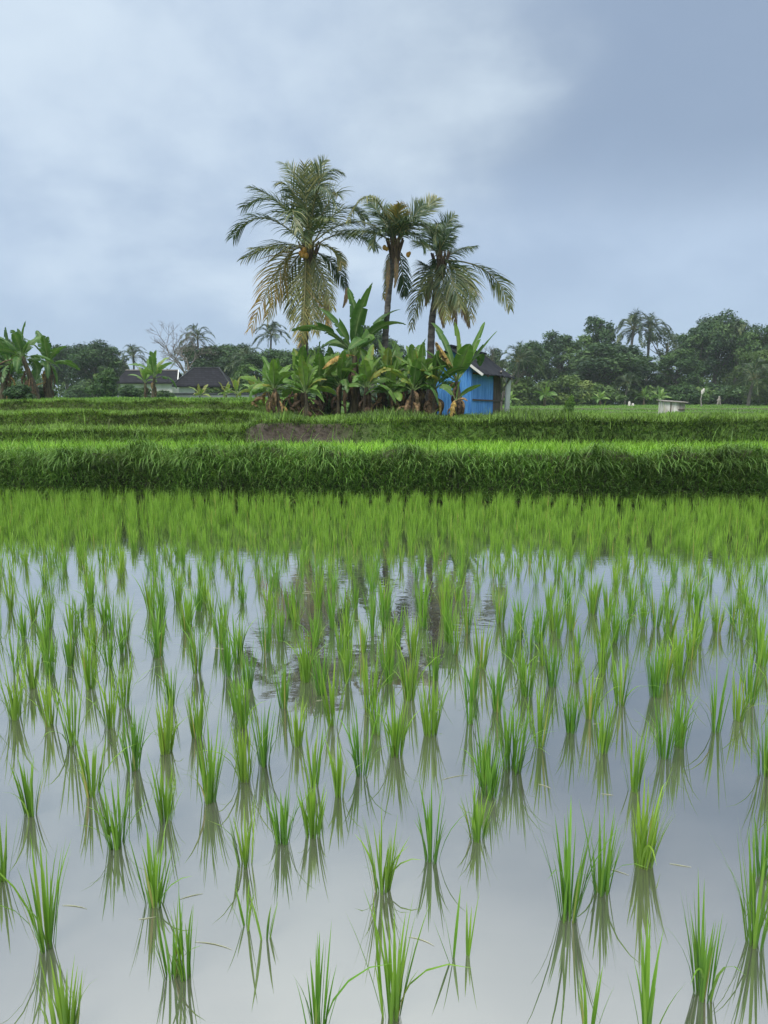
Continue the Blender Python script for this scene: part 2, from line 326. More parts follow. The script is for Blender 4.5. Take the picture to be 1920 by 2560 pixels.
# ------------------------------------------------------------------ terrain
def ss(a, b, x):
    t = np.clip((x - a) / (b - a), 0, 1); return t * t * (3 - 2 * t)
def bank_y(x): return 11.35 - 0.08 * np.clip(x, -14, 14) + 0.10 * np.sin(1.3 * x) + 0.06 * np.sin(3.1 * x + 1)
def step_y(x): return 15.9 + 0.12 * np.sin(0.9 * x) + 0.05 * np.sin(2.7 * x)
def left_mask(x, y):
    a = 1 - ss(-3.35, -2.75, x + 0.12 * np.sin(3 * y)); b = 1 - ss(-4.5, -2.5, x); return np.where(y < 22, a, b)
def H(x, y):
    x = np.asarray(x, float); y = np.asarray(y, float); x, y = np.broadcast_arrays(x, y)
    yb = bank_y(x); y2 = step_y(x); l = left_mask(x, y)
    front = -0.2 + 0.55 * (1 - ss(0.5, 1.0, y)) + 0.95 * ss(yb, yb + 0.2, y) - 0.20 * ss(yb + 0.5, yb + 0.85, y)
    wob = 0.03 * np.sin(1.7 * x + 0.8 * y) + 0.02 * np.sin(4.1 * x - 1.3 * y)
    rc = 0.54 * ss(y2, y2 + 0.35, y) - 0.40 * ss(26.5, 29.5, y) + 0.20 * ss(58, 59, y) + 0.20 * ss(76, 77.5, y) + 0.40 * ss(78, 112, y)
    lf = 0.31 * ss(y2, y2 + 0.3, y) + 0.06 * ss(16.3, 18.3, y) + 0.30 * ss(18.5, 18.95, y) + 0.02 * ss(19.2, 23.8, y) + 0.30 * ss(24.0, 24.5, y) + 0.24 * ss(26, 46, y) - 0.3 * ss(70, 130, y)
    front = front + (.045 * np.sin(2.6 * x + 1.3 * np.sin(1.7 * x)) + .03 * np.sin(6.1 * x)) * ss(yb + .05, yb + .2, y) * (1 - ss(yb + .6, yb + .85, y))
    far = np.where(y > 15.2, lf * l + rc * (1 - l) + wob * ss(15.9, 16.6, y), 0)
    return front + far
def H1(x, y): return float(H(x, y))

def build_ground():
    xs = np.concatenate([-np.geomspace(450, 14.3, 50), np.arange(-14, 14.01, 0.11), np.geomspace(14.3, 450, 50)])
    ys = np.concatenate([[-90, -40, -15, -4, -1], np.arange(0.2, 1.4, 0.15), np.linspace(1.6, 8.0, 10), np.arange(8.1, 11.8, 0.05), np.linspace(11.9, 15.4, 10),
                         np.arange(15.5, 17.0, 0.05), np.arange(17.1, 26, 0.13), np.arange(26.3, 48, 0.5), np.arange(49, 130, 1.0), np.geomspace(131, 440, 24)])
    X, Y = np.meshgrid(xs, ys); Z = H(X, Y)
    rng = np.random.default_rng(4)
    yb = bank_y(X); y2 = step_y(X); l = left_mask(X, Y)
    face1 = ss(yb - 0.1, yb, Y) * (1 - ss(yb + 0.15, yb + 0.3, Y)); face2 = ss(y2 - 0.05, y2 + 0.03, Y) * (1 - ss(y2 + 0.3, y2 + 0.42, Y))
    Z = Z + (rng.random(Z.shape) - 0.5) * (0.05 * face1 + 0.03 * face2)
    Yd = Y + (rng.random(Z.shape) - 0.5) * 0.05 * face1
    soil = np.clip((Y < yb + 0.13) * 1.0 + face1 + face2 * (0.12 + 0.88 * ss(-3.3, -2.8, X) * (1 - ss(-1.3, 0.3, X))), 0, 1)
    f18 = ss(18.4, 18.5, Y) * (1 - ss(18.85, 19.0, Y)) * l * 0.45 + ss(23.9, 24.05, Y) * (1 - ss(24.4, 24.55, Y)) * l * 0.5
    far = (ss(75.8, 76, Y) * (1 - ss(77, 77.6, Y)) + ss(57.8, 58, Y) * (1 - ss(58.8, 59.2, Y))) * (1 - l) * 0.7
    soil = np.clip(soil + f18 + far, 0, 1)
    n, m = X.shape
    i = np.arange(n - 1)[:, None] * m + np.arange(m - 1)[None]
    f = np.stack([i, i + 1, i + m + 1, i + m], -1).reshape(-1, 4)
    mb = MB(); mb.add(np.stack([X, Yd, Z], -1).reshape(-1, 3), f, np.stack([soil, soil * 0, soil * 0], -1).reshape(-1, 3))
    o = mb.build('ground', M['ground']); o['kind'] = 'structure'; tag(o, 'terraced earth and grass fields stepping up beyond the flooded paddy')
    mb = MB(); xs = np.linspace(-60, 60, 60); yw = np.linspace(0, 1, 20)
    X, Tt = np.meshgrid(xs, yw); Yw = 0.6 + Tt * (bank_y(X) + 0.1 - 0.6)
    n, m = X.shape; i = np.arange(n - 1)[:, None] * m + np.arange(m - 1)[None]
    mb.add(np.stack([X, Yw, X * 0], -1).reshape(-1, 3), np.stack([i, i + 1, i + m + 1, i + m], -1).reshape(-1, 4))
    o = mb.build('water', M['water']); o['kind'] = 'structure'; tag(o, 'still muddy paddy water reflecting the cloudy sky')
build_ground()

# ------------------------------------------------------------------ rice
def clump_mb(seed, h, n, spread, flare, mb=None, org=(0, 0, 0), nseg=5, wmul=1.0):
    rng = np.random.default_rng(seed); mb = mb or MB()
    r = spread * np.sqrt(rng.random(n)); a = rng.random(n) * 6.283
    p = np.stack([r * np.cos(a), r * np.sin(a), np.full(n, -0.02)], -1) + np.array(org)
    az = a + rng.normal(0, 0.5, n)
    th0 = R(0.5) + r / spread * R(7) * flare + np.abs(rng.normal(0, R(2), n))
    th1 = th0 + np.abs(rng.normal(R(4), R(7), n)) * flare
    k = rng.random(n) < 0.12; th1[k] += R(80) * rng.random(k.sum()) + R(15)
    ln = h * np.clip(rng.normal(0.82, 0.17, n), 0.35, 1.12); ln[0] = h * 1.06
    w = rng.uniform(0.005, 0.0105, n) * wmul
    blades(mb, p, az, ln, w, th0, th1, nseg, np.clip(rng.normal(0.5, 0.25, n), 0, 1), fold=0.14, basew=0.55)
    return mb
FRONT = [  # base x, base y, top y, number of leaves, flare
 (162,2600,2361,24,1.0),(792,2600,2338,15,.8),(1616,2600,2346,12,1.5),(1469,2600,2480,9,1.0),(979,2543,2265,24,1.3),(1758,2488,2215,28,1.0),
 (428,2442,2290,16,1.0),(467,2446,2230,12,.8),(1165,2396,2235,3,1.8),(1138,2404,2290,3,2.2),(120,2369,2100,24,1.0),(1888,2361,2064,24,1.1),
 (663,2342,2225,5,1.6),(617,2320,2250,5,2.0),(1419,2296,1995,30,1.0),(386,2261,2075,26,1.5),(954,2226,2018,26,1.1),(1502,2230,2018,22,1.0),
 (4,2203,2030,16,.8),(613,2164,2000,20,.8),(1608,2161,1930,34,1.2),(1080,2149,1968,20,1.0),(291,2114,1945,30,1.0),(706,2103,1950,26,1.2),
 (781,2091,1925,26,1.0),(1194,2097,1990,26,1.5),(413,2053,1890,26,1.0),(77,2037,1880,22,1.2),(523,2004,1804,30,1.1),(848,1991,1850,20,1.0),
 (231,1987,1811,26,1.2),(1225,1995,1850,26,1.2),(1908,2190,2000,20,1.2)]
MIDDLE = [(1585,1977),(902,1939),(783,1962),(1211,1962),(613,1950),(1284,1931),(332,1923),(1269,1919),(659,1912),(1913,1939),(1662,1896),(989,1888),
 (417,1881),(744,1865),(1349,1866),(1700,1866),(181,1862),(494,1842),(1076,1838),(1427,1831),(1789,1831),(274,1819),(833,1819),(1176,1807),
 (1845,1800),(37,1796),(1477,1796),(925,1780),(1242,1777),(709,1769),(1550,1765),(1874,1761),(1022,1750),(1317,1742),(1639,1742),(804,1738),
 (79,1719),(621,1719),(1380,1715),(868,1707),(1438,1707),(1662,1707),(1084,1700),(1700,1696),(37,1680),(492,1680),(968,1672),(771,1669),
 (1203,1669),(1905,1665),(590,1661),(856,1645),(1033,1645),(1269,1645),(1727,1646),(231,1630),(665,1630),(906,1630),(1349,1607),(552,1607),
 (1122,1607),(1538,1607),(1743,1607),(316,1603),(1301,1599),(181,1591),(931,1591),(1558,1591),(1168,1584),(467,1580),(1791,1580),(1388,1576),
 (1425,1576),(833,1572),(1878,1572),(123,1568),(1639,1568),(1608,1568),(262,1560),(679,1561),(1832,1561),(1250,1557),(1673,1553),(403,1545),
 (1053,1545),(1521,1545),(532,1541),(1111,1537),(1480,1534),(378,1530),(738,1530),(228,1522),(794,1522)]
NUMS = ['first','second','third','fourth','fifth','sixth','seventh','eighth','ninth','tenth','eleventh','twelfth','thirteenth','fourteenth','fifteenth','sixteenth','seventeenth','eighteenth','nineteenth','twentieth'] + ['twenty-' + w for w in ('first','second','third','fourth','fifth','sixth','seventh','eighth','ninth')] + ['thirtieth'] + ['thirty-' + w for w in ('first','second','third','fourth','fifth','sixth','seventh','eighth','ninth')]
def build_rice():
    rng = np.random.default_rng(11)
    rows_edges = [2700, 2470, 2380, 2280, 2180, 2075, 1980, 1915, 1850, 1790, 1730, 1680, 1620, 1585, 1555, 1500]
    spots = []
    for (x, y, t, n, fl) in FRONT:
        g = G(x, y); top = P(x, t, g[1])[2]; spots.append([x, y, g, max(0.2, top), n, fl])
    for (x, y) in MIDDLE:
        g = G(x, y); big = rng.random(); spots.append([x, y, g, rng.uniform(0.27, 0.36), int(18 + 16 * big), rng.uniform(.8, 1.2)])
    r2 = np.random.default_rng(99); y = 2.6
    c_, s_ = math.cos(PITCH), math.sin(PITCH)
    def pix(q):
        d = np.asarray(q) - [0, 0, CAMZ]; f_ = d[1] * c_ - d[2] * s_; u_ = d[1] * s_ + d[2] * c_; return 960 + FPX * d[0] / f_, 1280 - FPX * u_ / f_
    while y < 5.72:
        for x in np.arange(-3.2, 3.21, .23):
            q = np.array([x + r2.normal(0, .04), y + r2.normal(0, .04), 0]); px, py = pix(q)
            if not (4 < px < 1916) or py > 1900 or py < 1502: continue
            if min(np.hypot(*(t_[2][:2] - q[:2])) for t_ in spots) < .165 + .03 * (py > 1700) or r2.random() < .25: continue
            spots.append([px, py, q, r2.uniform(.24, .33), int(r2.uniform(12, 26)), r2.uniform(.8, 1.1)])
        y += .22
    grp = 'rice clumps growing in the paddy water'
    for i in range(len(rows_edges) - 1):
        row = sorted([s for s in spots if rows_edges[i + 1] <= s[1] < rows_edges[i]], key=lambda s: s[0])
        for k, s in enumerate(row):
            x, y, g, h, n, fl = s
            o = clump_mb(100 + int(x * 7 + y), h, int(n * 1.15) if n > 9 else n, 0.009 + 0.0006 * n, fl).build('rice_clump', M['rice'])
            o.location = g
            size = 'sparse' if n < 10 else 'thin' if n < 17 else 'dense' if n > 27 else 'leafy'
            tall = 'tall' if h > 0.33 else 'low' if h < 0.25 else 'upright'
            tail = 'in the row cut off by the bottom edge' if i == 0 else f'in the {NUMS[i]} row from the bottom edge'
            tag(o, f'{tall} {size} rice clump, {NUMS[k]} from left {tail}', 'rice plant', grp)
    # the crowded rows behind: clumps on a planted grid; the nearest stay objects, the rest one mass
    protos = []
    left = 300 - len(spots)
    hand = np.array([s[2][:2] for s in spots])
    mass = MB(); np_ = 0; y = 1.6
    cells = []
    while y < 12.0:
        sp = 0.25
        for x in np.arange(-9.5, 9.51, sp):
            px_ = x + rng.normal(0, 0.045) + 0.1 * math.sin(y * 9); py_ = y + rng.normal(0, 0.05)
            if py_ > bank_y(px_) - 0.02: continue
            cells.append((py_, px_))
        y += 0.245
    for i in range(1900):                       # the rows close up towards the bank
        py_ = rng.uniform(7.1, 11.6); px_ = rng.uniform(-9.5, 9.5)
        if py_ < bank_y(px_) - .02 and rng.random() < (py_ - 7.0) / 2.8: cells.append((py_, px_))
    cells.sort()
    lim = 0.5194
    shown = 0
    for (py_, px_) in cells:
        inview = abs(px_) < lim * math.hypot(py_, 1.0) + 0.05
        if py_ < 5.75:
            if inview or rng.random() < 0.25: continue
            far = False
        else: far = True
        if far and rng.random() < 0.06: continue
        h = rng.uniform(0.19, 0.29)
        if far and inview and shown < left:
            if shown < 14: protos.append(clump_mb(900 + shown, 0.33, 17 + shown % 4 * 3, 0.027, rng.uniform(.9, 1.35), nseg=4, wmul=.85).build('rice_clump', M['rice'])); o = protos[-1]
            else: o = protos[shown % 14].copy(); col.objects.link(o)
            k = h / 0.33
            o.location = (px_, py_, 0); o.rotation_euler = (0, 0, rng.random() * 6.28); o.scale = (k, k, k)
            third = 'left' if px_ < -0.1733 * py_ else 'right' if px_ > 0.1733 * py_ else 'middle'
            band = 'back' if shown > left / 2 else 'front'
            tag(o, f'small rice clump in the {third} third of the crowded rows, {band} part', 'rice plant', 'crowded rice clumps')
            shown += 1
        else:
            clump_mb(int(py_ * 1000) + int(px_ * 37) + 5000, h, 17, 0.026, 1.1, mass, (px_, py_, 0), nseg=3, wmul=.85)
    o = mass.build('rice_plants', M['rice']); tag(o, 'crowded young rice standing in water in front of the grassy bank', kind='stuff')
    # straws and leaf bits afloat
    rng = np.random.default_rng(5)
    for i in range(44):
        yy = rng.uniform(1.8, 6.5); xx = rng.uniform(-.5, .5) * yy; ln = rng.uniform(.03, .13); a = rng.normal(0, .5)
        t = np.linspace(-.5, .5, 5); b = rng.normal(0, .25)
        pts = np.stack([t * ln * math.cos(a) - b * ln * t * t * math.sin(a), t * ln * math.sin(a) + b * ln * t * t * math.cos(a), 0 * t + 0.0015], -1)
        mb = MB(); mb.tube(pts, np.array([.0006, .0011, .0012, .001, .0004]), 5)
        o = mb.build('floating_straw', M['straw']); o.location = (xx, yy, 0)
        tag(o, 'thin pale bit of straw floating on the muddy water', 'straw', 'bits of straw afloat')
build_rice()

# ------------------------------------------------------------------ grass on banks and fields
def grass_bank():
    rng = np.random.default_rng(21); mb = MB(); n = 34000
    x = rng.uniform(-10, 10, n); u = np.clip(rng.beta(2.2, 1.25, n), 0, 1)     # height share on the face
    d = np.where(u > 0.86, rng.uniform(0.12, 0.75, n), 0.2 * u - 0.03 + rng.normal(0, .015, n)); y = bank_y(x) + d
    bare = (np.sin(2.1 * x + 1) + np.sin(0.9 * x + 2) * 1.2 + np.sin(5.3 * x) * .5 + 0.25 * x)
    keep = (u > 0.28 + 0.10 * np.clip(bare, 0, 2.2)) | (rng.random(n) < 0.22)
    z = np.maximum(H(x, y), 0.02); z = np.where(d < .2, np.minimum(z, u * .77 + .02), z)
    x, y, z, u, d = [q[keep] for q in (x, y, z, u, d)]; n = len(x)
    az = rng.normal(-1.57, 0.75, n); top = u > 0.86
    az[top] = rng.uniform(0, 6.28, top.sum())
    ln = rng.uniform(.18, .46, n) * (0.55 + .5 * u); th0 = np.abs(rng.normal(R(34), R(18), n)); th1 = th0 + rng.uniform(R(35), R(105), n)
    th0[top] *= .6; ln[top] *= .33
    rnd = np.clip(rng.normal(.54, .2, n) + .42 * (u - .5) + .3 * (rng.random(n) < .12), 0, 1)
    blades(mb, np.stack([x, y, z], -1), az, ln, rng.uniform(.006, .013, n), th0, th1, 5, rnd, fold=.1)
    m = 5600; x = rng.uniform(-10, 10, m); x = x + .10 * np.sin(8.3 * x + 2 * np.sin(2.1 * x)) + .15 * np.sin(3.1 * x); y = bank_y(x) + rng.uniform(.06, .26, m); lush = .6 + .45 * np.sin(1.1 * x + 2.2) * np.sin(.37 * x + .4) - .03 * x + .4 * np.sin(4.7 * x + np.sin(11 * x))
    blades(mb, np.stack([x, y, np.maximum(H(x, y), .58)], -1), rng.normal(-1.57, .55, m), rng.uniform(.18, .5, m) * np.clip(.7 + .4 * lush, .35, 1.3), rng.uniform(.009, .017, m), np.abs(rng.normal(R(48), R(16), m)), rng.uniform(R(100), R(170), m), 6, np.clip(rng.normal(.62, .22, m), 0, 1), fold=.1, power=1.2)
    m = 3600; x = rng.uniform(-10, 10, m); x = x + .12 * np.sin(5.3 * x + 1.5 * np.sin(1.7 * x)); uu = rng.uniform(.3, .95, m); y = bank_y(x) + .2 * uu - .05
    blades(mb, np.stack([x, y, uu * .77 + .02], -1), rng.normal(-1.57, .8, m), rng.uniform(.2, .48, m), rng.uniform(.008, .015, m), np.abs(rng.normal(R(28), R(16), m)), rng.uniform(R(80), R(150), m), 6, np.clip(rng.normal(.6, .25, m), 0, 1), fold=.1)
    m = 5000; x = rng.uniform(-10, 10, m); y = bank_y(x) + rng.uniform(.1, .85, m)
    blades(mb, np.stack([x, y, H(x, y)], -1), rng.uniform(0, 6.28, m), rng.uniform(.05, .13, m) * (1 - .035 * x), rng.uniform(.008, .014, m), np.abs(rng.normal(R(18), R(12), m)), rng.uniform(R(30), R(100), m), 4, np.clip(rng.normal(.7, .15, m), 0, 1), fold=.1)
    # tall pale blades and stems on the crest, thickest to the left
    m = 900; x = rng.uniform(-10, 10, m); x = np.where(rng.random(m) < .45, rng.uniform(-10, -2, m), x); y = bank_y(x) + rng.uniform(.1, .6, m)
    blades(mb, np.stack([x, y, H(x, y)], -1), rng.normal(-1.2, 1.3, m), rng.uniform(.25, .5, m), rng.uniform(.006, .011, m), np.abs(rng.normal(R(14), R(9), m)), rng.uniform(R(30), R(110), m), 6, rng.uniform(.6, 1, m), fold=.1)
    tag(mb.build('bank_grass', M['bankgrass']), 'long drooping grass hanging down the face of the near bank', kind='stuff')
    # broad low weeds at the foot
    mb = MB(); n = 9000; x = rng.uniform(-10, 10, n); x = np.round(x * 2.2) / 2.2 + rng.normal(0, .13, n); u = rng.uniform(.05, .8, n) ** 1.1
    y = bank_y(x) + .2 * u - .06; z = u * .77 + .03
    blades(mb, np.stack([x, y, z], -1), rng.normal(-1.57, 1.0, n), rng.uniform(.04, .10, n), rng.uniform(.022, .05, n), rng.uniform(R(20), R(80), n), rng.uniform(R(70), R(140), n), 3, rng.random(n), fold=.1, basew=.4)
    tag(mb.build('bank_weeds', M['weedleaf']), 'small broad leaved weeds low on the near bank', kind='stuff')
    # bright seedlings in the raised field behind
    mb = MB(); n = 42000; x = rng.uniform(-13, 13, n); y = rng.uniform(11, 16.0, n); k = y > bank_y(x) + .75; x, y = x[k], y[k]; k = y < step_y(x) - .02; x, y = x[k], y[k]; n = len(x)
    blades(mb, np.stack([x, y, H(x, y)], -1), rng.uniform(0, 6.28, n), rng.uniform(.17, .29, n), rng.uniform(.010, .018, n), np.abs(rng.normal(R(18), R(14), n)), rng.uniform(R(30), R(85), n), 3, rng.random(n))
    tag(mb.build('rice_seedlings', M['seedling']), 'bright green dense rice seedlings in the raised field behind the bank', kind='stuff')
    # terraces
    mb = MB(); n = 90000; x = rng.uniform(-16, 16, n); y = 15.8 + 14 * rng.random(n) ** 1.5; 
    l = left_mask(x, y); y2 = step_y(x)
    dirt = (y < y2 + .40 + .1 * np.sin(4 * x)) & (x > -3.2) & (x < .1) & (l < .5) & (rng.random(n) < np.where(x < -.8, .95, .62 + .3 * np.sin(2.2 * x + 1)))
    thin = rng.random(n) < np.where(dirt, 0.10, 1.0)
    ok = thin & (y > y2 + .02); x, y, y2, l, dirt = [q[ok] for q in (x, y, y2, l, dirt)]; n = len(x)
    z = H(x, y); slope = (H(x, y + .1) - H(x, y - .1)) / .2
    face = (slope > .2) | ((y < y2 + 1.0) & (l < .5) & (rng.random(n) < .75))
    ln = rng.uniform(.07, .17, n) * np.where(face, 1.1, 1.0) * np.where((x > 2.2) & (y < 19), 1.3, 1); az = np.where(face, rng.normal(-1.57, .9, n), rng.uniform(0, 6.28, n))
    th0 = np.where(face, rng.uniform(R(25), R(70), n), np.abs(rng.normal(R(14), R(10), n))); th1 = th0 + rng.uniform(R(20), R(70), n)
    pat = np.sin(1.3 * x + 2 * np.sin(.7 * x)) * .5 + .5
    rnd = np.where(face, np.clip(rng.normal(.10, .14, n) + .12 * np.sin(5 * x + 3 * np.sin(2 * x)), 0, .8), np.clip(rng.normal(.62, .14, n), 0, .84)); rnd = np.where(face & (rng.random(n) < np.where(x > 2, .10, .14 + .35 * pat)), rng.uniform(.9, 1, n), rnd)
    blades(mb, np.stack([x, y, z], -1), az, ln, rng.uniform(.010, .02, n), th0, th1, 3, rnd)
    for yy, sd_, m, xa, xb in ((18.95, .05, 2200, -16, -3.0), (24.5, .06, 2200, -17, -3.6), (0, .06, 3600, -16, 16)):   # fringes overhanging the step edges
        x = rng.uniform(xa, xb, m); y = (step_y(x) + .33 if yy == 0 else yy) + rng.normal(0, sd_, m)
        blades(mb, np.stack([x, y, H(x, y)], -1), rng.normal(-1.57, .9, m), rng.uniform(.10, .28, m) * (.7 + .3 * np.sin(3 * x + np.sin(7 * x))), rng.uniform(.012, .022, m), np.abs(rng.normal(R(35), R(20), m)), rng.uniform(R(70), R(150), m), 4, np.clip(rng.normal(.42, .2, m), 0, .84))
    for ya, yb_, m, xa, xb in ((18.5, 18.98, 9000, -16, -2.9), (23.98, 24.5, 7000, -18, -3.4), (0, 0, 15000, -16, 16)):      # the faces themselves
        x = rng.uniform(xa, xb, m); y = rng.uniform(ya, yb_, m) if ya else step_y(x) + rng.uniform(.02, .36, m)
        if not ya:
            k = ((x > -.9) | (l0 := left_mask(x, y) > .5)) & (rng.random(m) < np.where(x > 0.2, 1, np.where(x < -3, .8, .35))); x, y = x[k], y[k]; m = len(x)
        px_ = np.sin(2.3 * x + 2 * np.sin(1.1 * x)) * .5 + .5
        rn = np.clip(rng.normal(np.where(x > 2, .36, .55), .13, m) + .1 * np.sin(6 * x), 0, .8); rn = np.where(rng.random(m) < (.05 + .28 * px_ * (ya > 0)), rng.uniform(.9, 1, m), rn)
        blades(mb, np.stack([x, y, H(x, y)], -1), rng.normal(-1.57, 1.0, m), rng.uniform(.07, .2, m), rng.uniform(.012, .024, m), np.abs(rng.normal(R(40), R(22), m)), rng.uniform(R(60), R(140), m), 3, rn)
    m = 260; x = rng.uniform(-13, 13, m); y = step_y(x) + rng.uniform(0, .5, m)
    blades(mb, np.stack([x, y, H(x, y)], -1), rng.uniform(0, 6.28, m), rng.uniform(.3, .6, m), rng.uniform(.01, .016, m), np.abs(rng.normal(R(15), R(10), m)), rng.uniform(R(30), R(100), m), 5, rng.uniform(.6, .95, m))
    m = 9000; x = rng.uniform(-2.9, 5.5, m); y = rng.uniform(16.5, 21.2, m); x = x + .2 * np.sin(4 * x + y)
    blades(mb, np.stack([x, y, H(x, y)], -1), rng.uniform(0, 6.28, m), rng.uniform(.14, .36, m) * (.75 + .35 * np.sin(1.9 * x + 1)), rng.uniform(.010, .017, m), np.abs(rng.normal(R(12), R(9), m)), rng.uniform(R(20), R(85), m), 4, np.clip(rng.normal(.42, .16, m), 0, .84))
    tag(mb.build('terrace_grass', M['terracegrass']), 'rough grass over the stepped terrace banks', kind='stuff')
    # far fields
    mb = MB(); n = 60000; y = 26 + 88 * rng.random(n) ** 1.6; x = rng.uniform(-.62, .62, n) * y
    blades(mb, np.stack([x, y, H(x, y)], -1), rng.uniform(0, 6.28, n), rng.uniform(.08, .2, n), rng.uniform(.02, .05, n) * (.6 + y / 60), np.abs(rng.normal(R(14), R(10), n)), rng.uniform(R(20), R(70), n), 2, rng.random(n))
    tag(mb.build('field_grass', M['fieldgrass']), 'green rice and grass covering the far fields', kind='stuff')
grass_bank()

# ------------------------------------------------------------------ coconut palms
def bez(p0, pm, p2, t):
    c = 2 * pm - .5 * (p0 + p2); t = t[:, None]
    return (1 - t) ** 2 * p0 + 2 * t * (1 - t) * c + t * t * p2
def frond_mb(p0, pm, p2, ll, yel, seed, n=48, droop=1.6, bare=.14, width=.030, nseg=4, ragged=.0, tipyel=.1):
    rng = np.random.default_rng(seed); mb = MB()
    p0, pm, p2 = [np.asarray(q, float) for q in (p0, pm, p2)]
    t = np.linspace(0, 1, 14); pts = bez(p0, pm, p2, t)
    Lf = np.sum(np.linalg.norm(np.diff(pts, axis=0), axis=1))
    v0 = mb.n; mb.tube(pts, .028 * (1 - t) ** 1.2 * min(1, Lf / 3) + .005, 5, (min(1, yel + .1), 0, 1.0))
    mb.c[0][:, 2] = 1 - .6 * np.clip(yel - .5, 0, 1); 
    tt = np.linspace(bare, .995, n); tt = np.clip(tt + rng.normal(0, .004, n), bare, .995)
    q = bez(p0, pm, p2, tt); T = unit(bez(p0, pm, p2, np.minimum(tt + .01, 1.01)) - bez(p0, pm, p2, tt - .01))
    ov = unit(p2 - p0); up = np.array([0, 0, 1.0])
    w = np.clip(np.abs(T[:, 2]), 0, 1)[:, None]
    ref = up * (1 - w ** 2) + np.array([0.25, -1.0, 0.0]) * np.where(T[:, 2:3] > 0, 1, -1) * w ** 2
    S = unit(np.cross(T, ref)); Nn = np.cross(S, T)
    prof = (0.5 + 0.5 * np.sin(np.pi * np.clip((tt - bare) / (1 - bare), 0, 1) ** .7)) * (1 - .45 * tt ** 3)
    for sg in (-1, 1):
        k = rng.random(n) > ragged
        m = k.sum(); a = R(52) - R(22) * tt[k] + rng.normal(0, R(6), m)
        d = unit(S[k] * sg * np.sin(a)[:, None] + T[k] * np.cos(a)[:, None] + Nn[k] * (.10 + rng.normal(0, .09, m))[:, None])
        ln = ll * prof[k] * rng.uniform(.85, 1.1, m)
        P0 = q[k]; vs = []; pos = P0; dd = d
        wv = unit(np.cross(d, Nn[k] + .5 * rng.normal(0, .5, (m, 3))))
        for j in range(nseg + 1):
            s = j / nseg; ww = width * (1 - s ** 2.2) * (.55 + .45 * min(1, s * 3)) + .002
            vs.append(np.stack([pos - wv * ww / 2, pos + wv * ww / 2], 1))
            pos = pos + dd * (ln / nseg)[:, None]
            dd = unit(dd + np.array([0, 0, -1.0]) * (droop * rng.uniform(.5, 1.3, m) / nseg)[:, None] * 1.6)
        v = np.stack(vs, 1)
        r_ = np.clip(yel + rng.normal(0, .07, m) + tipyel * tt[k] ** 2, 0, 1)
        c = np.zeros((m, nseg + 1, 2, 3)); c[..., 0] = np.clip(r_[:, None, None] + .10 * (np.arange(nseg + 1) / nseg)[None, :, None] ** 2, 0, 1)
        b = (np.arange(m) * (nseg + 1) * 2)[:, None] + (np.arange(nseg) * 2)[None]
        f = np.stack([b, b + 1, b + 3, b + 2], -1).reshape(-1, 4)
        mb.add(v.reshape(-1, 3), f, c.reshape(-1, 3))
    return mb
def sphere_mb(mb, c, r, sz=1.2, n=10):
    a = np.linspace(0, math.pi, n); pts = np.stack([0 * a + c[0], 0 * a + c[1], c[2] - r * sz * np.cos(a)], -1)
    mb.tube(pts, np.maximum(r * np.sin(a), .002), 10)

